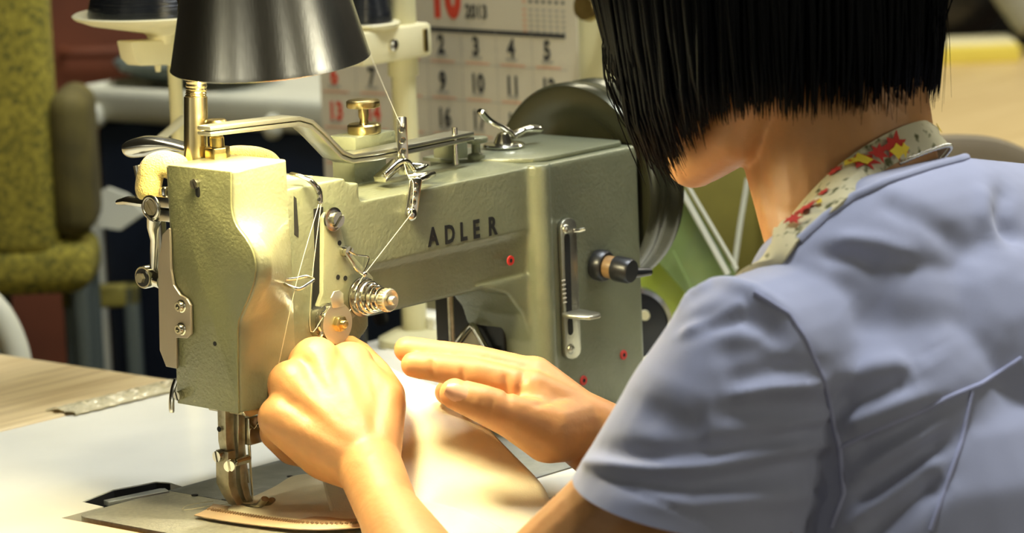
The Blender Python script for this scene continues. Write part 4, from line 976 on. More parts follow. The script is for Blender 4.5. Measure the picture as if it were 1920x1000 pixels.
surf([[(-0.0366,-0.0094,0.003), (-0.0351,-0.035,0.003), (-0.0331,-0.0652,0.0032), (-0.0268,-0.0908,0.0036), (-0.0131,-0.1133,0.004), (-0.0019,-0.1338,0.006)],
      [(-0.0148,-0.0049,0.003), (-0.0089,-0.0224,0.003), (0.0024,-0.0437,0.0034), (0.008,-0.0704,0.004), (0.0144,-0.0961,0.006), (0.0206,-0.1216,0.008)],
      [(0.0299,0.0072,0.0026), (0.0419,0.0073,0.0026), (0.0458,-0.0103,0.004), (0.0338,-0.0503,0.008), (0.0348,-0.0815,0.01), (0.0375,-0.115,0.012)],
      [(0.0515,0.0202,0.0022), (0.0618,0.0199,0.0026), (0.0615,-0.0044,0.006), (0.0494,-0.0447,0.012), (0.0471,-0.0792,0.014), (0.0558,-0.1071,0.014)]], 'lower_panel', 'cloth', CL, 3)
low = [(-0.0519,-0.0026,0.0016), (-0.0518,-0.0334,0.0016), (-0.0476,-0.0706,0.002), (-0.0421,-0.0968,0.003), (-0.03,-0.1162,0.004), (-0.0142,-0.1366,0.006)]
mid_ = [(-0.038,0.0006,0.002), (-0.0367,-0.0273,0.002), (-0.0354,-0.0606,0.0024), (-0.0321,-0.0869,0.0032), (-0.0228,-0.1093,0.0042), (-0.008,-0.1307,0.0062)]
upr = [(-0.0247,0.0087,0.0016), (-0.0232,-0.019,0.0018), (-0.0207,-0.0505,0.002), (-0.017,-0.0767,0.003), (-0.0069,-0.0984,0.0034), (0.0059,-0.1197,0.0055)]
b = MB(); L1, L2, L3 = spline(low, 8), spline(mid_, 8), spline(upr, 8); b.grid([L1, [a.lerp(c_, .5) - V(0, 0, .0002) for a, c_ in zip(L1, L2)], L2, L3]); zt_ = b.build('zipper_tape', 'zip_tape', CL, solid=.0007)
dense = spline(mid_, 30); b = MB()
acc = 0.0; last = dense[0]; side = 1
for p_, q_ in zip(dense, dense[1:]):
    acc += (q_ - p_).length
    if acc > .00085:
        acc = 0; t = (q_ - p_).normalized(); nx = t.cross(V(0, 0, 1)).normalized(); side = -side
        c_ = q_ + nx * side * .0008 + V(0, 0, .0006)
        b.prism([c_ - t * .0003 - nx * .0011, c_ + t * .0003 - nx * .0011, c_ + t * .0003 + nx * .0011, c_ - t * .0003 + nx * .0011], (0, 0, .0009))
b.build('zipper_teeth', 'zip_teeth', zt_, smooth=False)['kind'] = 'stuff'
surf([[(0.0577,-0.0215,0.0769), (0.0665,-0.0271,0.093), (0.0744,-0.0384,0.0832), (0.0833,-0.051,0.0726), (0.0946,-0.0653,0.0663), (0.1062,-0.0805,0.0572)],
      [(0.0407,-0.0288,0.0637), (0.052,-0.0411,0.0646), (0.0614,-0.0596,0.0625), (0.069,-0.0841,0.0594), (0.0803,-0.1068,0.0497), (0.0972,-0.1219,0.0346)],
      [(0.027,-0.0357,0.0365), (0.0346,-0.0561,0.0374), (0.0377,-0.0851,0.0385), (0.0448,-0.1164,0.0358), (0.0633,-0.1388,0.0288), (0.0883,-0.1533,0.0216)],
      [(0.0202,-0.041,0.0164), (0.0262,-0.0628,0.0162), (0.0241,-0.1011,0.0173), (0.0242,-0.1408,0.017), (0.0449,-0.1652,0.0119), (0.0812,-0.1784,0.0111)],
      [(-0.0005,-0.0697,0.004), (0.0015,-0.0948,0.0035), (0.0001,-0.1272,0.0014), (0.0012,-0.1653,-0.0003), (0.0117,-0.1984,-0.0013), (0.0416,-0.2141,-0.004)],
      [(-0.0519,-0.1275,-0.0119), (-0.0467,-0.1487,-0.0133), (-0.0467,-0.1789,-0.0123), (-0.0413,-0.2077,-0.0126), (-0.028,-0.2374,-0.0113), (0.0018,-0.2482,-0.0132)]], 'raised_panel', 'cloth', CL, 3)
surf([[(0.0034,-0.1183,0.0151), (0.0109,-0.1355,0.0157), (0.0159,-0.1569,0.0129), (0.0194,-0.1772,0.0082), (0.0152,-0.206,0.0022)],
      [(-0.0089,-0.125,0.0063), (-0.0008,-0.1459,0.0074), (0.004,-0.1673,0.0043), (0.0053,-0.1894,0.0004), (0.004,-0.2178,-0.0035)],
      [(-0.0381,-0.1495,-0.0086), (-0.031,-0.173,-0.0101), (-0.0297,-0.1973,-0.0102), (-0.0295,-0.2202,-0.0102), (-0.0275,-0.2452,-0.0103)]], 'folded_edge', 'cloth', CL, 3)

# ------------------------------------------------------------------ thread
b = MB(); R_ = .0002
for path in ([(0.383,0.2599,0.2457), (0.1341,-0.0128,0.2256), (0.138,-0.0145,0.2211)], [(0.1179,-0.037,0.1677), (0.0671,-0.042,0.1367)], [(0.0671,-0.042,0.1367), (0.0594,-0.04,0.1276)], [(0.0548,-0.041,0.1167), (0.0397,-0.043,0.1076)],
             [(0.0331,-0.041,0.186), (0.0193,-0.043,0.1377), (0.0168,-0.043,0.1091), (0.0266,-0.044,0.1163)], [(0.0313,-0.041,0.1863), (0.0065,-0.043,0.1414), (-0.0085,-0.037,0.0869), (-0.0157,-0.034,0.0662), (-0.0042,-0.0108,0.0487), (-0.0089,-0.0106,0.0455), (-0.0041,-0.0055,0.005)],
             [(-0.0252,-0.0326,0.006), (-0.0138,0.001,0.001), (-0.0278,0.0103,0.001), (-0.0434,0.0154,0.0012), (-0.0332,0.0228,0.0012), (-0.016,0.0178,0.001)]):
    b.tube(spline(path, 4), R_, 6)
b.tube(spline([(0.1354,-0.015,0.198), (0.1234,-0.03,0.1904), (0.1206,-0.037,0.1861), (0.1179,-0.037,0.1677)], 5), R_, 6)
tag(b.build('sewing_thread', 'thread'), 'beige sewing thread running from the cone through the guides to the needle', 'thread', kind='thing')

# ------------------------------------------------------------------ the woman
PE = thing('person', (.17, -.40, -.30), 'woman with black bob seen from behind, in lavender T-shirt, feeding cloth with both hands', 'person')
g_ = V(-.34, .94, 0).normalized(); l_ = V(-.94, -.34, 0).normalized()
fh = (g_ * .95 - V(0, 0, .30)).normalized(); lh = l_; uh = fh.cross(lh).normalized()
Hc = Vector((0.151,-0.2958,0.3264))
def H(f, l, u): return Hc + fh * f + lh * l + uh * u
HM = Matrix((fh, lh, uh)).transposed()
Lsh = Vector((-0.0099,-0.4034,0.1283)); Rsh = Lsh - l_ * .30 + V(0, 0, .02) + g_ * .03
b = MB()
b.sphere(H(-.006, 0, .005), 1, (.096, .076, .098), 28, HM)
b.sphere(H(.030, 0, -.045), 1, (.056, .056, .066), 24, HM)
for s_ in (1, -1):
    b.chain([H(-.004, s_ * .052, -.055), H(.030, s_ * .040, -.084), H(.074, s_ * .008, -.094)], [.016, .018, .017])
    b.capsule(H(.055, s_ * .035, -.040), H(.070, s_ * .018, -.070), .020, .018)
    b.sphere(H(-.002, s_ * .078, -.018), 1, (.017, .007, .029), 14, HM)
b.chain([H(.078, 0, .006), H(.086, 0, -.032)], [.008, .009]); b.sphere(H(.079, .009, -.035), .008); b.sphere(H(.079, -.009, -.035), .008)
b.capsule(H(.086, .017, -.064), H(.088, -.017, -.064), .006); b.capsule(H(.087, .014, -.073), H(.087, -.014, -.073), .0065)
b.capsule(H(.073, .020, .012), H(.068, .044, .008), .009); b.capsule(H(.073, -.020, .012), H(.068, -.044, .008), .009)
b.capsule(H(.072, 0, -.090), H(.0, 0, -.080), .016, .03, 18)
nb_ = Vector((0.1483,-0.3613,0.1906))
b.capsule(H(-.030, 0, -.050), nb_, .050, .053, 24)
b.capsule(H(.020, 0, -.088), Vector((0.1314,-0.3581,0.1772)), .026, .040, 20)
# torso under the shirt
tor = [((0.1323,-0.3941,0.1302), .052), ((0.1734,-0.4064,0.1418), .060), ((0.2891,-0.3988,0.1109), .066)]
for (p, r), (q, r2) in zip(tor, tor[1:]): b.capsule(p, q, r, r2, 20)
b.chain([nb_, tor[0][0], (0.0312,-0.398,0.1204)], [.052, .045, .034], 20)
b.chain([tor[1][0], (0.1779,-0.4109,-0.0033), (0.1745,-0.4473,-0.1586)], [.06, .105, .12], 24)
b.chain([tor[1][0], Rsh], [.055, .045], 20)
# left arm: shoulder, elbow, wrist
Lel = Vector((-0.0851,-0.2646,-0.0395)); Lwr = Vector((-0.002,-0.1049,0.0376))
b.chain([Lsh, (-0.0573,-0.3567,0.0469), Lel, (-0.0797,-0.2229,-0.0019), (-0.0335,-0.1504,0.0197), Lwr], [.037, .038, .036, .028, .0188, .0202], 20)
# right arm
Rel = Vector((0.2197,-0.2596,-0.0598)); Rwr = Vector((0.113,-0.1743,0.0461))
b.chain([Rsh, Rel], [.045, .036], 20); b.chain([Rel, (0.166,-0.2156,-0.0032), Rwr], [.036, .034, .0225], 20)
# left fist: back of the hand towards us, fingers curled away round the cloth
mc = {'index': (0.0323,-0.0592,0.0859), 'middle': (0.0107,-0.0519,0.0917), 'ring': (-0.0092,-0.0507,0.0812), 'little': (-0.0222,-0.0532,0.0629)}
pip = {'index': (0.0538,-0.0259,0.0842), 'middle': (0.0288,-0.0167,0.0829), 'ring': (0.0108,-0.0187,0.0681), 'little': (-0.0042,-0.0285,0.0477)}
dip = {'index': (0.0641,-0.0203,0.0681), 'middle': (0.0463,-0.0053,0.0608), 'ring': (0.0286,-0.0106,0.0469), 'little': (0.0127,-0.024,0.0324)}
tip = {'index': (0.0612,-0.0343,0.0598), 'middle': (0.0476,-0.0213,0.052), 'ring': (0.0326,-0.0258,0.0403), 'little': (0.0171,-0.0357,0.0296)}
rr = {'index': .0125, 'middle': .0128, 'ring': .0122, 'little': .0112}
for k in mc:
    r = rr[k]
    b.chain([Lwr, mc[k]], [.0200, r + .0035], 16)
    b.chain([mc[k], pip[k], dip[k], tip[k]], [r + .0012, r - .001, r - .0022, r - .003], 14)
ks = list(mc)
for a, c_ in zip(ks, ks[1:]): b.capsule(Vector(mc[a]).lerp(Lwr, .25), Vector(mc[c_]).lerp(Lwr, .25), .0155, .0155, 14)
b.chain([Lwr, (-0.0044,-0.0724,0.0415), mc['little']], [.020, .0185, .0150], 16)
b.chain([(0.017,-0.0915,0.0422), (0.0385,-0.0799,0.0679), (0.0539,-0.0585,0.076), (0.06,-0.0385,0.0857), (0.0622,-0.0307,0.09)], [.0180, .0150, .0120, .0105, .008], 16)
b.chain([Lwr, (0.0306,-0.0854,0.065), mc['index']], [.020, .0165, .014], 16)
# right hand: nearly flat, fingers to the needle, thumb this side
rm = {'index': (0.0864,-0.1597,0.0704), 'middle': (0.1019,-0.1485,0.0748), 'ring': (0.1182,-0.1382,0.0674), 'little': (0.1323,-0.1321,0.058)}
rp = {'index': (0.0637,-0.1372,0.0834), 'middle': (0.0772,-0.1238,0.0876), 'ring': (0.0968,-0.1156,0.0746), 'little': (0.1177,-0.1118,0.0619)}
rd = {'index': (0.0508,-0.1188,0.0878), 'middle': (0.0637,-0.1045,0.0924), 'ring': (0.0889,-0.0989,0.0699), 'little': (0.1104,-0.0992,0.0558)}
rt = {'index': (0.0418,-0.1051,0.0903), 'middle': (0.0534,-0.0892,0.096), 'ring': (0.0827,-0.0934,0.0643), 'little': (0.102,-0.094,0.0513)}
for k in rm:
    r = rr[k] - .0008
    b.chain([Rwr, rm[k]], [.0215, r + .0030], 16)
    b.chain([rm[k], rp[k], rd[k], rt[k]], [r + .0016, r - .0012, r - .0026, r - .0034], 14)
for a, c_ in zip(ks, ks[1:]): b.capsule(Vector(rm[a]).lerp(Rwr, .3), Vector(rm[c_]).lerp(Rwr, .3), .0150, .0150, 14)
b.chain([Rwr, (0.0799,-0.1793,0.049), (0.0578,-0.1695,0.0623), (0.0425,-0.1591,0.0719), (0.0327,-0.1467,0.0782)], [.0215, .0190, .0138, .0118, .0098], 16)
b.capsule((0.0828,-0.1727,0.0516), rm['index'], .0165, .0140, 14)
pbody = b.build('body', 'skin', PE, remesh=.0019, smoothit=6)
def relief(o, lines, taper=True):
    """raise or sink the surface along lines: folds of cloth, creases and tendons of skin"""
    me_ = o.data; n_ = len(me_.vertices); co = np.empty(n_ * 3); me_.vertices.foreach_get('co', co); co = co.reshape(-1, 3)
    no = np.empty(n_ * 3); me_.vertices.foreach_get('normal', no); no = no.reshape(-1, 3); d_ = np.zeros(n_)
    for amp, wdt, pts in lines:
        P_ = np.array(pts); lo_, hi_ = P_.min(0) - 3 * wdt, P_.max(0) + 3 * wdt
        ix = np.where(((co > lo_) & (co < hi_)).all(1))[0]
        if not len(ix): continue
        q = co[ix]; best = np.full(len(ix), 9.0); par_ = np.zeros(len(ix)); nS = len(P_) - 1
        for i in range(nS):
            a, c_ = P_[i], P_[i + 1]; ab = c_ - a; t = np.clip(((q - a) @ ab) / max(1e-12, ab @ ab), 0, 1)
            dd_ = np.linalg.norm(q - (a + t[:, None] * ab), axis=1); m_ = dd_ < best; best[m_] = dd_[m_]; par_[m_] = (i + t[m_]) / nS
        d_[ix] += amp * np.exp(-(best / wdt) ** 2) * np.clip(np.sin(np.pi * np.clip(par_ * .9 + .05, 0, 1)) * 1.6, 0, 1)
    co += no * d_[:, None]; me_.vertices.foreach_set('co', co.ravel()); me_.update()
CREASES = [[-0.0012, 0.0018, [[0.0438, -0.1178, 0.0952], [0.0426, -0.1192, 0.0933], [0.042, -0.1201, 0.0912], [0.0418, -0.1206, 0.0889], [0.042, -0.1207, 0.0866], [0.0425, -0.1204, 0.0847], [0.0435, -0.1197, 0.0826]]], [-0.0011, 0.0016, [[0.052, -0.1354, 0.0896], [0.0516, -0.1359, 0.0879], [0.0514, -0.1362, 0.0862], [0.0513, -0.1364, 0.0844], [0.0516, -0.1363, 0.0825], [0.0334, -0.1534, 0.0857], [0.0319, -0.1552, 0.0843], [0.0308, -0.1565, 0.0828], [0.0301, -0.1574, 0.0811]]], [-0.0015, 0.0022, [[0.0699, -0.1548, 0.0852], [0.0689, -0.1558, 0.0834], [0.0682, -0.1565, 0.0815], [0.0678, -0.157, 0.0796], [0.0676, -0.1573, 0.0776], [0.0677, -0.1576, 0.0754], [0.0531, -0.1712, 0.0773], [0.0509, -0.1736, 0.0757], [0.0496, -0.1752, 0.0739]]], [-0.0014, 0.0022, [[0.0903, -0.1527, 0.0846], [0.0817, -0.1595, 0.0848], [0.0787, -0.1614, 0.0834], [0.0766, -0.1624, 0.0818], [0.075, -0.1629, 0.0801], [0.0737, -0.1633, 0.0779], [0.0728, -0.1634, 0.0756], [0.072, -0.1632, 0.0733], [0.0581, -0.175, 0.0746]]], [-0.0011, 0.0022, [[0.0634, -0.1821, 0.0695], [0.0666, -0.1824, 0.0694], [0.0701, -0.1826, 0.0691], [0.0739, -0.1824, 0.0688], [0.0787, -0.1814, 0.0682], [0.0801, -0.1834, 0.0674], [0.0812, -0.1855, 0.0666], [0.0828, -0.1873, 0.0657], [0.0848, -0.1887, 0.0646]]], [-0.0007, 0.0014, [[0.0363, -0.1659, 0.0786], [0.0355, -0.1662, 0.0773], [0.0349, -0.1664, 0.076], [0.0343, -0.1665, 0.0747], [0.0339, -0.1665, 0.0733], [0.0336, -0.1661, 0.072], [0.0333, -0.1656, 0.0707], [0.0332, -0.165, 0.0693], [0.0332, -0.1642, 0.0679]]], [-0.0007, 0.0014, [[0.0384, -0.1679, 0.0778], [0.0375, -0.1683, 0.0764], [0.0368, -0.1685, 0.0749], [0.0363, -0.1685, 0.0734], [0.0359, -0.1685, 0.0718], [0.0355, -0.1681, 0.0704], [0.0353, -0.1675, 0.0689], [0.0352, -0.1669, 0.0674], [0.0354, -0.166, 0.0658]]], [-0.0007, 0.0014, [[0.0407, -0.17, 0.0763], [0.0398, -0.1703, 0.0749], [0.039, -0.1705, 0.0734], [0.0385, -0.1705, 0.0719], [0.038, -0.1703, 0.0703], [0.0377, -0.17, 0.0689], [0.0374, -0.1694, 0.0674], [0.0374, -0.1688, 0.0659], [0.0375, -0.1679, 0.0643]]], [0.0006, 0.004, [[-0.0123, -0.1158, 0.0534], [-0.0084, -0.1096, 0.0577], [-0.0062, -0.105, 0.0625], [-0.0039, -0.1003, 0.0673], [-0.0017, -0.0957, 0.0721], [0.001, -0.0915, 0.0765], [0.0039, -0.087, 0.0808], [0.0071, -0.0824, 0.0851], [0.0104, -0.0775, 0.0894]]], [0.0007, 0.004, [[-0.0145, -0.1113, 0.0533], [-0.0128, -0.1055, 0.058], [-0.0116, -0.1002, 0.063], [-0.0104, -0.0949, 0.0679], [-0.009, -0.0893, 0.0727], [-0.0074, -0.0844, 0.0773], [-0.0058, -0.0794, 0.0818], [-0.0044, -0.0746, 0.0864], [-0.0029, -0.0698, 0.091]]], [0.0007, 0.004, [[-0.0168, -0.1068, 0.0532], [-0.0171, -0.1017, 0.0568], [-0.0175, -0.0968, 0.0604], [-0.0179, -0.0918, 0.064], [-0.0182, -0.0868, 0.0676], [-0.0186, -0.0818, 0.0712], [-0.019, -0.0768, 0.0749], [-0.0194, -0.0718, 0.0785], [-0.0198, -0.0668, 0.0822]]], [0.0006, 0.004, [[-0.0217, -0.1044, 0.0474], [-0.0228, -0.0995, 0.0494], [-0.0241, -0.0948, 0.0516], [-0.0255, -0.0901, 0.0538], [-0.0268, -0.0854, 0.056], [-0.0281, -0.0812, 0.0577], [-0.0293, -0.0769, 0.0596], [-0.0306, -0.0727, 0.0614], [-0.0318, -0.0683, 0.0632]]], [-0.001, 0.004, [[0.0235, -0.0619, 0.0988], [0.0176, -0.0664, 0.0974], [0.012, -0.0705, 0.0959], [0.0082, -0.073, 0.0939], [0.0048, -0.075, 0.0918], [0.0031, -0.0776, 0.0891], [0.0015, -0.0801, 0.0863], [-0.0001, -0.0826, 0.0836], [-0.0016, -0.085, 0.0808]]], [-0.0011, 0.004, [[-0.0021, -0.0573, 0.0995], [-0.0036, -0.0591, 0.0966], [-0.0054, -0.0613, 0.0939], [-0.0077, -0.0639, 0.0912], [-0.01, -0.0667, 0.0886], [-0.0113, -0.0705, 0.0855], [-0.0124, -0.0742, 0.0824], [-0.0133, -0.0777, 0.0793], [-0.0142, -0.0812, 0.0761]]], [-0.001, 0.004, [[-0.0263, -0.0591, 0.0759], [-0.0257, -0.0619, 0.0749], [-0.025, -0.0645, 0.0738], [-0.0245, -0.0674, 0.0728], [-0.0241, -0.0703, 0.0718], [-0.0238, -0.0733, 0.07], [-0.0234, -0.0761, 0.0682], [-0.0231, -0.0791, 0.0664], [-0.0228, -0.0821, 0.0647]]], [-0.001, 0.004, [[0.0281, -0.0924, 0.0795], [0.0237, -0.0951, 0.0764], [0.0195, -0.0978, 0.0733], [0.0153, -0.1005, 0.0703], [0.011, -0.1033, 0.0673], [0.0068, -0.106, 0.0642], [0.0026, -0.1087, 0.0612], [-0.0018, -0.1116, 0.0583], [-0.0061, -0.1144, 0.0553]]], [0.0004, 0.004, [[-0.0262, -0.1108, 0.0425], [-0.0269, -0.116, 0.044], [-0.0267, -0.1203, 0.0453], [-0.0257, -0.1237, 0.0464], [-0.024, -0.1266, 0.0472], [-0.0201, -0.1273, 0.0485], [-0.0152, -0.1271, 0.0496], [-0.0091, -0.1257, 0.0503], [-0.0011, -0.1226, 0.0504]]]]
relief(pbody, CREASES)
# nails
def nail(c, axis, nrm, L, W_, name='nail'):
    c, axis, nrm = Vector(c), Vector(axis).normalized(), Vector(nrm).normalized(); sd = axis.cross(nrm).normalized(); b = MB(); rws = []
    for i in range(6):
        u = i / 5 * 2 - 1; row = []
        for j in range(7):
            v = j / 6 * 2 - 1; wv = W_ * (1 - .25 * max(0, u) ** 2 * 1.6)
            row.append(c + axis * u * L + sd * v * wv - nrm * (.0022 * v * v))
        rws.append(row)
    b.grid(rws); return b.build(name, 'nail', PE, solid=.0008)
tdir = Vector((0.0327,-0.1467,0.0782)) - Vector((0.0425,-0.1591,0.0719))
nail(Vector((0.0334,-0.1474,0.0781)) - CF * .0104 + CU * .0012, tdir, -CF + CU * .12, .0068, .0054)
# eyes
for s_ in (1, -1):
    b = MB(); b.sphere(H(.068, s_ * .030, -.002), .0115); b.build('eye', 'laminate', PE)

# shirt
b = MB()
tor2 = [((0.127,-0.3943,0.1357), .058), ((0.1741,-0.406,0.1463), .070), ((0.2901,-0.3983,0.1172), .080)]
for (p, r), (q, r2) in zip(tor2, tor2[1:]): b.capsule(p, q, r, r2, 24)
b.chain([tor2[0][0], (0.0423,-0.4009,0.1278), (-0.0091,-0.4043,0.1282)], [.058, .052, .0500], 24)
b.chain([(-0.0091,-0.4043,0.1282), (-0.0241,-0.3957,0.0973), (-0.0427,-0.3815,0.0426), (-0.0531,-0.3744,0.0139)], [.0500, .0560, .0665, .0700], 32)
b.chain([tor2[1][0], (0.1779,-0.4109,-0.0033), (0.1745,-0.4473,-0.1586)], [.070, .122, .140], 32)
b.chain([(0.0799,-0.4093,0.1098), (0.0782,-0.4284,0.0877), (0.0998,-0.4403,0.0172), (0.0944,-0.4584,-0.135)], [.060, .075, .105, .13], 28)
b.chain([tor2[1][0], Rsh, Rsh.lerp(Rel, .45)], [.064, .050, .050], 24)
b.chain([(0.0631,-0.4011,0.1576), (0.0984,-0.4162,0.1746), (0.1687,-0.4161,0.1724), (0.2566,-0.3985,0.1487)], [.043, .046, .049, .056], 24)
b.chain([(0.0906,-0.4168,0.1271), (0.1447,-0.4255,0.1031), (0.2121,-0.4271,0.0817)], [.064, .088, .108], 28)
b.chain([(0.1447,-0.4255,0.1031), (0.1606,-0.4202,0.0334)], [.088, .110], 28)
shirt = b.build('t_shirt', 'shirt', PE, remesh=.0026, smoothit=12)
shirt_raw = shirt.data
bm = bmesh.new(); bm.from_mesh(shirt.data)
def cut(bm, co, no, test):
    vs = {v for v in bm.verts if test(v.co)}
    fs = [f for f in bm.faces if all(v in vs for v in f.verts)]
    es = {e for f in fs for e in f.edges}
    bmesh.ops.bisect_plane(bm, geom=list(vs) + list(es) + fs, plane_co=co, plane_no=no, clear_outer=True, dist=1e-6)
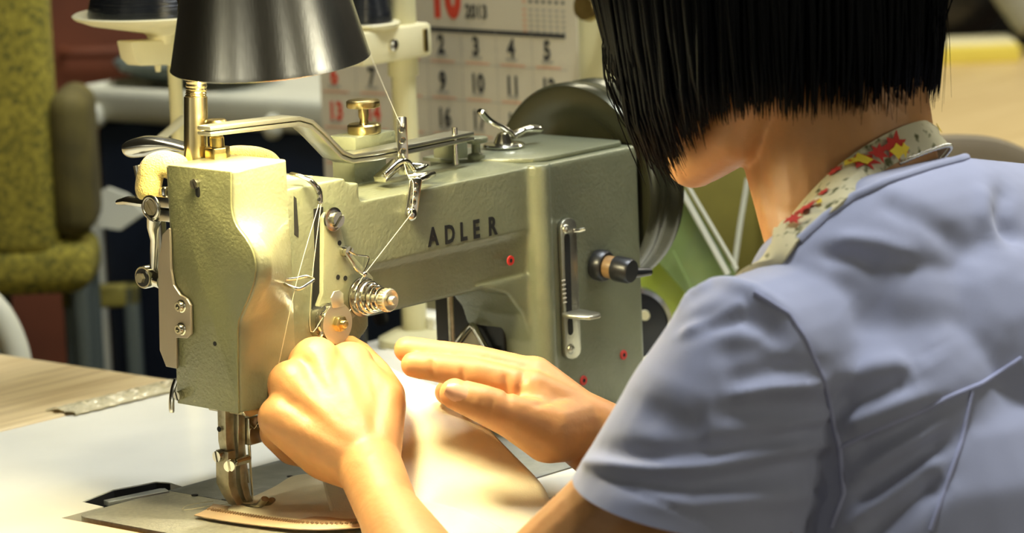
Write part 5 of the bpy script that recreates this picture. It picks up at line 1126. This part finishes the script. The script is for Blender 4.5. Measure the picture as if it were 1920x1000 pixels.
# sleeve hems
h0 = Vector((-0.0813,-0.3305,0.0739)); h1 = Vector((-0.0746,-0.4268,0.053)); ha = Vector((-0.0531,-0.3744,0.0139)) - Vector((-0.0241,-0.3957,0.0973))
hn = (h1 - h0).cross(CF * .97 + CU * .25 + CR*.0).normalized(); hn = hn if hn.dot(ha) > 0 else -hn
HEM = (h0, hn)
cut(bm, h0, hn, lambda p: (p - h0).dot(hn) > -.05 and (p - Vector((-0.0427,-0.3815,0.0426))).length < .135 and (p - Vector((-0.0427,-0.3815,0.0426))).dot(CR) < .058)
rn = (Rel - Rsh).normalized(); rc = Rsh.lerp(Rel, .42)
cut(bm, rc, rn, lambda p: (p - rc).length < .10 and (p - rc).dot(rn) > -.03)
FOLD_LINES = [[0.003, 0.0045, [[-0.0775, -0.343, 0.0831], [-0.0824, -0.3492, 0.0839], [-0.0856, -0.3538, 0.0842], [-0.0912, -0.3705, 0.0864], [-0.0924, -0.3832, 0.0873], [-0.0916, -0.3941, 0.0876], [-0.0894, -0.4037, 0.0875], [-0.0862, -0.4112, 0.0883], [-0.0822, -0.418, 0.0889], [-0.0776, -0.4243, 0.0894], [-0.0725, -0.4302, 0.0896], [-0.0647, -0.4366, 0.0908], [-0.0558, -0.4423, 0.0917], [-0.0455, -0.4469, 0.0922], [-0.0332, -0.4499, 0.0921], [-0.023, -0.4504, 0.0913], [-0.0094, -0.4482, 0.0895], [0.0047, -0.4458, 0.0876], [0.0078, -0.4518, 0.0888]]], [-0.0036, 0.0065, [[-0.0749, -0.3461, 0.0889], [-0.0858, -0.3661, 0.0923], [-0.0885, -0.3789, 0.0933], [-0.0889, -0.3896, 0.0937], [-0.0877, -0.399, 0.0935], [-0.0847, -0.4076, 0.0946], [-0.0809, -0.4155, 0.0953], [-0.0764, -0.4227, 0.0959], [-0.0709, -0.4292, 0.0962], [-0.0629, -0.4364, 0.0976], [-0.0536, -0.4426, 0.0987], [-0.0426, -0.4475, 0.0994], [-0.0291, -0.4506, 0.0993], [-0.0214, -0.451, 0.0986], [-0.012, -0.4501, 0.0974], [0.0011, -0.4464, 0.0952], [0.0064, -0.4488, 0.0952]]], [-0.004, 0.007, [[-0.095, -0.371, 0.0808], [-0.0958, -0.3876, 0.0814], [-0.0934, -0.4012, 0.081], [-0.0889, -0.413, 0.0799], [-0.0826, -0.4234, 0.0784], [-0.0751, -0.4309, 0.08], [-0.0663, -0.4376, 0.0812], [-0.0563, -0.4432, 0.0821], [-0.0445, -0.4475, 0.0824], [-0.0335, -0.4494, 0.0823], [-0.0195, -0.449, 0.0813], [0.0031, -0.4421, 0.0778], [0.0073, -0.4494, 0.0797]]], [0.0022, 0.006, [[-0.0981, -0.3993, 0.0727], [-0.0922, -0.4127, 0.073], [-0.0841, -0.4243, 0.0726], [-0.0739, -0.4342, 0.0715], [-0.0613, -0.4422, 0.0697], [-0.05, -0.4464, 0.0689], [-0.036, -0.4485, 0.0672], [-0.0153, -0.4456, 0.0636], [0.0052, -0.4431, 0.0601]]], [0.0034, 0.005, [[-0.0581, -0.431, 0.1238], [-0.0539, -0.4348, 0.1246], [-0.0493, -0.4385, 0.1254], [-0.0444, -0.4419, 0.1261], [-0.0392, -0.445, 0.1267], [-0.0325, -0.4483, 0.1263], [-0.025, -0.4511, 0.1257], [-0.0162, -0.4528, 0.1247], [-0.0056, -0.4533, 0.1233]]], [-0.003, 0.008, [[-0.0678, -0.4239, 0.1161], [-0.0629, -0.4299, 0.1168], [-0.0573, -0.4354, 0.1173], [-0.0508, -0.4402, 0.1176], [-0.0436, -0.4445, 0.1176], [-0.0356, -0.4483, 0.1161], [-0.0261, -0.451, 0.1142], [-0.0144, -0.452, 0.1117], [0.002, -0.4496, 0.108]]], [-0.0028, 0.007, [[-0.0586, -0.4244, 0.1318], [-0.0546, -0.4294, 0.1327], [-0.0502, -0.4341, 0.1335], [-0.0453, -0.4384, 0.1342], [-0.0401, -0.4424, 0.1347], [-0.0341, -0.4463, 0.1348], [-0.0272, -0.4495, 0.1346], [-0.0196, -0.4522, 0.1343], [-0.0099, -0.4533, 0.1334]]], [0.002, 0.004, [[-0.0428, -0.4471, 0.1053], [-0.0323, -0.4501, 0.1053], [-0.0193, -0.4514, 0.1047], [-0.0008, -0.4486, 0.1026], [0.0094, -0.4522, 0.1027]]], [0.003, 0.006, [[-0.0316, -0.3751, 0.161], [-0.0318, -0.379, 0.1641], [-0.0291, -0.3804, 0.1665], [-0.0248, -0.3806, 0.1685], [-0.0247, -0.3852, 0.171], [-0.0223, -0.3881, 0.1729], [-0.0169, -0.3884, 0.1742], [-0.0191, -0.4004, 0.1763], [-0.0212, -0.4076, 0.1759], [-0.0215, -0.4132, 0.1752], [-0.0209, -0.4182, 0.1742], [-0.0213, -0.4247, 0.1716], [-0.0204, -0.4303, 0.1687], [-0.0186, -0.4351, 0.1655], [-0.016, -0.4392, 0.1622]]], [-0.0055, 0.0085, [[-0.0477, -0.393, 0.1567], [-0.0477, -0.3981, 0.1583], [-0.0471, -0.4027, 0.1598], [-0.046, -0.4069, 0.1611], [-0.0443, -0.4107, 0.1622], [-0.0426, -0.4139, 0.1631], [-0.0406, -0.4169, 0.1639], [-0.0385, -0.4198, 0.1647], [-0.0361, -0.4225, 0.1654], [-0.035, -0.4261, 0.1643], [-0.0335, -0.4294, 0.1632], [-0.0317, -0.4325, 0.1619], [-0.0297, -0.4353, 0.1606], [-0.0286, -0.4389, 0.1573], [-0.0272, -0.4422, 0.1539], [-0.0254, -0.4451, 0.1504], [-0.0231, -0.4477, 0.1468]]], [0.003, 0.005, [[-0.0501, -0.3892, 0.1521], [-0.0497, -0.3936, 0.1545], [-0.0489, -0.3976, 0.1568], [-0.0476, -0.4013, 0.159], [-0.046, -0.4047, 0.1611], [-0.0437, -0.4089, 0.1631], [-0.0408, -0.4126, 0.165], [-0.0376, -0.416, 0.1668], [-0.0338, -0.419, 0.1685], [-0.0331, -0.4198, 0.1686], [-0.0323, -0.4206, 0.1687], [-0.0316, -0.4213, 0.1688], [-0.0308, -0.4221, 0.1689]]], [-0.003, 0.009, [[-0.0546, -0.4146, 0.1461], [-0.0521, -0.4208, 0.1466], [-0.0491, -0.4265, 0.147], [-0.0454, -0.4318, 0.1473], [-0.0411, -0.4365, 0.1473], [-0.0377, -0.441, 0.1447], [-0.0337, -0.4449, 0.1418], [-0.0288, -0.4482, 0.1388], [-0.0232, -0.4509, 0.1355]]], [0.003, 0.0065, [[0.0093, -0.4539, 0.0985], [0.0114, -0.4578, 0.1004], [0.0136, -0.4616, 0.1023], [0.016, -0.4652, 0.1041], [0.0187, -0.4686, 0.1058], [0.0236, -0.474, 0.1082], [0.029, -0.479, 0.1105], [0.0351, -0.4835, 0.1125], [0.0419, -0.4875, 0.1145]]], [-0.0045, 0.006, [[0.0097, -0.4559, 0.0812], [0.0124, -0.4622, 0.0846], [0.0158, -0.4681, 0.0877], [0.0197, -0.4735, 0.0907], [0.0242, -0.4785, 0.0935], [0.0294, -0.4832, 0.0967], [0.0354, -0.4873, 0.0997], [0.042, -0.4911, 0.1026], [0.0496, -0.4941, 0.1052]]], [0.0032, 0.005, [[0.0094, -0.4564, 0.0659], [0.0124, -0.4623, 0.0704], [0.0158, -0.468, 0.0747], [0.0194, -0.4735, 0.0789], [0.0236, -0.4785, 0.083], [0.028, -0.483, 0.0862], [0.0328, -0.4871, 0.0893], [0.0384, -0.4907, 0.0922], [0.0444, -0.494, 0.0949]]], [-0.0055, 0.007, [[0.0056, -0.461, 0.0563], [0.0099, -0.4673, 0.0616], [0.0149, -0.473, 0.0667], [0.0204, -0.4784, 0.0717], [0.026, -0.4837, 0.0766], [0.0311, -0.4877, 0.0805], [0.0367, -0.4913, 0.0843], [0.0426, -0.4947, 0.088], [0.0494, -0.4974, 0.0914]]], [0.0034, 0.006, [[0.0017, -0.4596, 0.043], [0.005, -0.4667, 0.0495], [0.0087, -0.4735, 0.0558], [0.0143, -0.479, 0.0616], [0.0204, -0.4839, 0.0671], [0.0252, -0.4878, 0.0709], [0.0306, -0.4913, 0.0746], [0.0362, -0.4946, 0.0781], [0.042, -0.4978, 0.0817]]], [-0.0055, 0.009, [[0.003, -0.4675, 0.0399], [0.0058, -0.4735, 0.0449], [0.0094, -0.4791, 0.0497], [0.0134, -0.4842, 0.0544], [0.0177, -0.4892, 0.0589], [0.0217, -0.4925, 0.0622], [0.0264, -0.4954, 0.0653], [0.0312, -0.4982, 0.0684], [0.0361, -0.501, 0.0714]]], [0.0032, 0.009, [[0.0018, -0.4531, 0.1219], [0.0112, -0.4533, 0.1224], [0.0178, -0.4556, 0.1237], [0.0223, -0.4594, 0.1255], [0.0263, -0.4637, 0.1274], [0.03, -0.4677, 0.1284], [0.0341, -0.4715, 0.1292], [0.0385, -0.475, 0.13], [0.0434, -0.4781, 0.1306]]], [-0.0035, 0.009, [[0.0061, -0.4502, 0.1096], [0.0114, -0.4533, 0.1106], [0.0148, -0.4578, 0.1121], [0.0179, -0.4625, 0.1137], [0.0215, -0.4669, 0.1151], [0.0253, -0.4708, 0.117], [0.0295, -0.4744, 0.1189], [0.0342, -0.4778, 0.1206], [0.0392, -0.4809, 0.1222]]], [-0.0035, 0.018, [[0.0399, -0.4405, 0.1619], [0.0428, -0.4463, 0.1575], [0.0454, -0.4524, 0.1532], [0.0473, -0.4589, 0.149], [0.0491, -0.4655, 0.1449], [0.0481, -0.4705, 0.1404], [0.0472, -0.4755, 0.1359], [0.047, -0.4799, 0.1312], [0.0478, -0.4836, 0.1263]]], [-0.003, 0.006, [[0.0369, -0.418, 0.186], [0.0393, -0.4226, 0.1854], [0.0421, -0.4269, 0.1847], [0.0453, -0.4308, 0.184], [0.0486, -0.4347, 0.1832], [0.0509, -0.4379, 0.181], [0.0535, -0.4409, 0.1788], [0.0562, -0.4438, 0.1765], [0.0587, -0.4469, 0.1743]]], [0.0025, 0.006, [[0.0462, -0.4222, 0.192], [0.0493, -0.4272, 0.1916], [0.0528, -0.4318, 0.1911], [0.0566, -0.4363, 0.1905], [0.0605, -0.4406, 0.1899], [0.0643, -0.4451, 0.1878], [0.0685, -0.4492, 0.1856], [0.073, -0.453, 0.1834], [0.0783, -0.4563, 0.181]]], [-0.003, 0.01, [[0.0766, -0.4296, 0.212], [0.0779, -0.4367, 0.2093], [0.0805, -0.4429, 0.2064], [0.0842, -0.4482, 0.2033], [0.0892, -0.4527, 0.1999], [0.095, -0.4565, 0.1949], [0.1022, -0.4594, 0.1895], [0.1109, -0.4613, 0.1839], [0.1188, -0.4637, 0.1783]]], [-0.003, 0.008, [[0.1818, -0.4466, 0.2075], [0.1721, -0.4519, 0.2046], [0.1653, -0.4551, 0.2012], [0.1597, -0.4575, 0.1976], [0.1551, -0.4593, 0.1938], [0.1547, -0.461, 0.1898], [0.1544, -0.4625, 0.1858], [0.1537, -0.4644, 0.1818], [0.1497, -0.4684, 0.1786]]], [0.0025, 0.007, [[0.157, -0.4489, 0.208], [0.1515, -0.4521, 0.2045], [0.1467, -0.4549, 0.2008], [0.1424, -0.4573, 0.197], [0.139, -0.4591, 0.1931], [0.1389, -0.4609, 0.1887], [0.1387, -0.4627, 0.1843], [0.1368, -0.4658, 0.1803], [0.1328, -0.4702, 0.1767]]], [-0.0025, 0.01, [[-0.0746, -0.3818, 0.1171], [-0.0767, -0.39, 0.1154], [-0.0777, -0.3971, 0.1135], [-0.0779, -0.4036, 0.1114], [-0.0774, -0.4095, 0.109], [-0.0759, -0.4137, 0.1089], [-0.0741, -0.4178, 0.1086], [-0.0721, -0.4216, 0.1083], [-0.0699, -0.4253, 0.108]]], [-0.001, 0.0013, [[-0.0789, -0.3413, 0.0795], [-0.0893, -0.3562, 0.0811], [-0.0936, -0.3659, 0.0808], [-0.0961, -0.3738, 0.0799], [-0.0972, -0.3808, 0.0789], [-0.0978, -0.3872, 0.0778], [-0.0976, -0.3931, 0.0765], [-0.0972, -0.3986, 0.075], [-0.0961, -0.404, 0.0734], [-0.0947, -0.4092, 0.0717], [-0.0928, -0.414, 0.0698], [-0.0907, -0.4185, 0.0678], [-0.088, -0.4231, 0.0657], [-0.0849, -0.4273, 0.0634], [-0.0814, -0.4312, 0.061], [-0.0775, -0.4347, 0.0585]]]]
bm.to_mesh(shirt.data); bm.free(); shirt.data.shade_smooth()
relief(shirt, [(1.35 * a_, w_, p_) for a_, w_, p_ in FOLD_LINES])
from mathutils.bvhtree import BVHTree
BVS = BVHTree.FromPolygons([v.co.copy() for v in shirt.data.vertices], [list(p.vertices) for p in shirt.data.polygons])
SEAMS = [[[-0.0249, -0.4231, 0.1745], [-0.0241, -0.4283, 0.1718], [-0.0221, -0.4326, 0.1688], [-0.0195, -0.4363, 0.1656], [-0.0165, -0.4397, 0.1624], [-0.016, -0.4421, 0.1591], [-0.0154, -0.4444, 0.1557], [-0.0147, -0.4467, 0.1523], [-0.0136, -0.4485, 0.1487], [-0.0125, -0.4505, 0.1432], [-0.0106, -0.4518, 0.1374], [-0.0086, -0.4531, 0.1317], [-0.0074, -0.4549, 0.1262], [-0.0047, -0.4542, 0.1203], [0.0016, -0.4506, 0.1136], [0.0062, -0.4484, 0.1075], [0.0065, -0.4493, 0.1023], [0.0075, -0.4495, 0.0982], [0.0075, -0.4505, 0.0943], [0.0073, -0.4518, 0.0905], [0.008, -0.4523, 0.0863], [0.0099, -0.4514, 0.0795], [0.0096, -0.4521, 0.0734], [0.0084, -0.4535, 0.0674], [0.0071, -0.455, 0.0615], [0.0051, -0.4544, 0.0569], [0.0028, -0.454, 0.0524], [0.0012, -0.453, 0.0477], [-0.0001, -0.4518, 0.0429]], [[0.0084, -0.453, 0.0863], [0.0107, -0.4571, 0.0886], [0.0133, -0.461, 0.0908], [0.0157, -0.4649, 0.0929], [0.0182, -0.4687, 0.0951], [0.022, -0.4731, 0.0973], [0.0264, -0.4771, 0.0994], [0.0314, -0.4806, 0.1013], [0.0371, -0.4837, 0.103], [0.041, -0.4862, 0.1047], [0.0447, -0.489, 0.1066], [0.0486, -0.4915, 0.1085], [0.0531, -0.4937, 0.1101], [0.058, -0.4955, 0.1113], [0.0639, -0.4968, 0.1122], [0.0702, -0.4977, 0.113], [0.0774, -0.498, 0.1136], [0.0885, -0.497, 0.1151], [0.0971, -0.4977, 0.1172], [0.1032, -0.5002, 0.1199], [0.1093, -0.5027, 0.1227]], [[0.0681, -0.498, 0.1108], [0.0643, -0.4989, 0.1048], [0.0607, -0.4997, 0.0987], [0.0572, -0.5004, 0.0927], [0.0529, -0.5015, 0.0869], [0.0473, -0.5025, 0.0813], [0.0425, -0.5029, 0.0754], [0.0383, -0.5029, 0.0695], [0.0344, -0.5026, 0.0635], [0.0304, -0.503, 0.0588], [0.0268, -0.5031, 0.0539], [0.0239, -0.5026, 0.0488], [0.0213, -0.502, 0.0436]]]
for k_, pts in enumerate(SEAMS):
    b = MB(); sp_ = spline(pts, 4); b.tube(sp_, .0013, 8); b.build('seam', 'seam', shirt)
def edge_loops(o, mindot, co, no):
    bm = bmesh.new(); bm.from_mesh(o.data); bm.edges.ensure_lookup_table()
    es = [e for e in bm.edges if e.is_boundary and all(abs((v.co - co).dot(no)) < mindot for v in e.verts)]
    adj = {}
    for e in es:
        a, c_ = e.verts; adj.setdefault(a.index, []).append(c_.index); adj.setdefault(c_.index, []).append(a.index)
    pos = {v.index: v.co.copy() for v in bm.verts if v.index in adj}; bm.free()
    if not adj: return []
    st = next(iter(adj)); loop = [st]; prev = None; cur = st
    while True:
        nx = [q for q in adj[cur] if q != prev]
        if not nx or nx[0] == st: break
        prev, cur = cur, nx[0]; loop.append(cur)
        if len(loop) > 5000: break
    return [pos[i] for i in loop]
COLLAR = [[0.0379, -0.4055, 0.1917], [0.0421, -0.4071, 0.1946], [0.0465, -0.4084, 0.1974], [0.0511, -0.4097, 0.2002], [0.0557, -0.4109, 0.203], [0.0598, -0.4127, 0.2053], [0.0637, -0.4146, 0.2076], [0.0679, -0.4164, 0.2099], [0.0721, -0.4181, 0.2122], [0.0764, -0.421, 0.2141], [0.0812, -0.4235, 0.2158], [0.0864, -0.4258, 0.2175], [0.0935, -0.4267, 0.2189], [0.1027, -0.4269, 0.2194], [0.1132, -0.4262, 0.2198], [0.1239, -0.4254, 0.22], [0.1349, -0.4245, 0.2203], [0.1429, -0.4244, 0.2204], [0.1511, -0.4241, 0.2205], [0.1593, -0.4239, 0.2206], [0.1677, -0.4236, 0.2207], [0.1799, -0.4187, 0.2198]]
if COLLAR:
    b = MB(); b.tube(spline(COLLAR, 4), .0030, 10, flat=.8); b.build('collar', 'shirt', shirt)
lp = edge_loops(shirt, .004, h0, hn)
if len(lp) > 10:
    b = MB(); b.tube(lp[::3], .0022, 8, closed=True); b.build('sleeve_hem', 'shirt', shirt)
    b = MB(); b.tube([p - hn * .016 for p in lp[::3]], .0008, 6, closed=True); hs = b
    hs.bm.free()

# collar rib, strap and its edge, wrapped on the figure
from mathutils.bvhtree import BVHTree
def bvh_of(objs):
    vs, fs = [], []
    for o in objs:
        o0 = len(vs); vs += [v.co.copy() for v in o.data.vertices]; fs += [[i + o0 for i in p.vertices] for p in o.data.polygons]
    return BVHTree.FromPolygons(vs, fs)
BV = bvh_of([pbody, shirt])
def wrap(p, off, lo=None):
    p = Vector(p); c_, n_, i_, d_ = BV.find_nearest(p); return c_ + n_ * off
def outside(p, off):
    c_, n_, i_, d_ = BV.find_nearest(p)
    return p if (p - c_).dot(n_) > off else c_ + n_ * off
STRAP = [([0.225, -0.3208, 0.1961], [0.2338, -0.3216, 0.1721]), ([0.2158, -0.3635, 0.2258], [0.2196, -0.3719, 0.2099]), [[0.167, -0.4015, 0.2418], [0.1757, -0.4096, 0.2275]], [[0.1404, -0.4026, 0.2416], [0.1444, -0.4086, 0.2255]], [[0.1166, -0.3936, 0.2328], [0.1227, -0.4036, 0.2195]], [[0.1022, -0.3813, 0.2202], [0.0707, -0.4175, 0.2135]], [[0.0945, -0.3678, 0.205], [0.0536, -0.4127, 0.2036]], [[0.0911, -0.3546, 0.1891], [0.0391, -0.4075, 0.1949]], [[0.0332, -0.3876, 0.1868], [0.0271, -0.4053, 0.1847]], [[0.0292, -0.3676, 0.1568], [0.0231, -0.3853, 0.1547]]]
rows = []
U_ = spline([s_[0] for s_ in STRAP], 6); W2 = spline([s_[1] for s_ in STRAP], 6)
for a, c_ in zip(U_, W2): rows.append([a.lerp(c_, t) if t in (0, 1) else outside(a.lerp(c_, t), .0030) for t in (0, .25, .5, .75, 1)])
b = MB(); b.grid(rows); strap = b.build('neck_strap', 'strap', PE, solid=.0018)
strap['label'] = 'cream neck strap with red and yellow flowers'
BV2 = bvh_of([strap])
def petal(c, r, n_, mname, seed, off):
    rd_ = random.Random(seed); b = MB(); c = Vector(c); c0, nn_, i_, d_ = BV2.find_nearest(c); 
    if nn_.dot(CF) > 0: nn_ = -nn_
    a_, b2_, _ = frame(nn_); ring = []
    for i in range(n_ * 2):
        rr_ = r * (1 if i % 2 == 0 else .55) * rd_.uniform(.75, 1.2); th = 2 * PI * i / (n_ * 2)
        q = c0 + a_ * math.cos(th) * rr_ + b2_ * math.sin(th) * rr_
        q2, n2, _, _ = BV2.find_nearest(q); n2 = n2 if n2.dot(CF) < 0 else -n2; ring.append(q2 + n2 * off)
    b.prism(ring, nn_ * .0004)
    return b.build('flower_print', mname, strap, smooth=False)
for k_, (c, r) in enumerate([[[0.1313, -0.4037, 0.2312], 0.0085], [[0.1124, -0.3941, 0.2233], 0.0095], [[0.1212, -0.3994, 0.2286], 0.006], [[0.0593, -0.3951, 0.2036], 0.0085], [[0.0478, -0.3955, 0.1987], 0.006], [[0.1036, -0.3876, 0.2137], 0.0045], [[0.0746, -0.3972, 0.2106], 0.004]]): petal(c, r, 7, 'petal_red', k_, .0026)
for k_, (c, r) in enumerate([[[0.1312, -0.4045, 0.2288], 0.0052], [[0.1115, -0.394, 0.2216], 0.006], [[0.1737, -0.4011, 0.2329], 0.0028], [[0.108, -0.3919, 0.2183], 0.0045], [[0.1358, -0.4056, 0.2295], 0.004], [[0.0626, -0.4031, 0.2076], 0.003]]): petal(c, r, 4, 'petal_yellow', 40 + k_, .0034)
b = MB(); ch = [rows[i][4] + (rows[i][4] - rows[i][3]).normalized() * .0012 for i in range(0, 22)]
for i, p in enumerate(spline(ch, 3)): b.sphere(p, .0011 + .0003 * (i % 2), seg=8)
b.build('silver_trim', 'nickel', strap)['kind'] = 'stuff'

# hair: a cap and a curtain of locks that end in loose tips
b = MB(); b.sphere(H(-.010, 0, .014), 1, (.108, .090, .104), 32, HM)
b.sphere(H(-.035, 0, -.035), 1, (.066, .062, .04), 24, HM)
hair = b.build('hair', 'hair', PE, remesh=.004, smoothit=4)
rh = random.Random(11)
def endz(al):   # how far the locks hang below the head centre, by direction round the head
    a = abs(((al + PI) % (2 * PI)) - PI) * 180 / PI
    tab = [(0, .080), (18, .086), (30, .092), (42, .112), (58, .108), (70, .092), (82, .082), (95, .075), (112, .075), (180, .078)]
    for (a0_, z0_), (a1_, z1_) in zip(tab, tab[1:]):
        if a <= a1_: return z0_ + (z1_ - z0_) * (a - a0_) / (a1_ - a0_)
    return .072
b = MB()
for k_ in range(2600):
    al = rh.uniform(-PI, PI); lay = rh.uniform(.88, 1.05); loose = rh.random() < .10
    ez_ = endz(al) * (rh.uniform(.90, 1.04) if not loose else rh.uniform(.75, 1.10))
    pts = []; sx_, sy_, sz_ = (.110 if math.cos(al) < 0 else .110 - .007 * math.cos(al)) * lay, .093 * lay, .108 * lay
    dz = -ez_
    for th in (25, 50, 70, 84):
        t = math.radians(th); pts.append(H(-.010 + sx_ * math.sin(t) * math.cos(al), sy_ * math.sin(t) * math.sin(al), .012 + sz_ * math.cos(t)))
    e = pts[-1]; jx = V(rh.uniform(-1, 1), rh.uniform(-1, 1), 0) * (.004 if not loose else .011)
    inw = (Hc - e); inw.z = 0; inw = inw.normalized()
    dep = (Hc.z - ez_) - e.z
    if dep > -.01: continue
    fr = max(0.0, math.cos(al * .75)) ** 2 if abs(al) < 2.0 else 0.0   # the front locks curve in towards the chin
    pts += [e + V(0, 0, dep * .4) + inw * (.002 + .006 * fr), e + V(0, 0, dep * .75) + inw * (.004 + .014 * fr) + jx * .5, e + V(0, 0, dep) + inw * (.008 + .026 * fr) + jx]
    r0 = rh.uniform(.0012, .0028) if not loose else .0005
    b.tube(pts, [r0, r0 * 1.3, r0 * 1.3, r0 * 1.3, r0 * 1.1, r0 * .7, .0001], 5, flat=.6)
for k_ in range(110):   # flyaway hairs in front of the cheek and at the nape
    al = rh.uniform(math.radians(5), math.radians(52)) if k_ < 85 else rh.uniform(math.radians(165), math.radians(195))
    rr0 = .099 if k_ < 85 else .108
    e = H(-.010 + rr0 * math.cos(al), .090 * math.sin(al), .010); out = (e - Hc); out.z = 0; out.normalize()
    fl = rh.uniform(-.004, .012); ez_ = rh.uniform(.06, .118) if k_ < 85 else rh.uniform(.06, .085); jx = V(rh.uniform(-1, 1), rh.uniform(-1, 1), 0) * .008
    cv = .024 * (ez_ / .118) if k_ < 85 else 0
    pts = spline([e + V(0, 0, .03) - out * .01, e, e + V(0, 0, -ez_ * .5) + out * (fl - cv * .3), e + V(0, 0, -ez_) + out * (fl * .4 - .004 - cv) + jx], 4)
    b.tube(pts, [.0004] * (len(pts) - 1) + [.0001], 4)
hs_ = b.build('hair_locks', 'hair', hair, ang=0); hs_['kind'] = 'stuff'
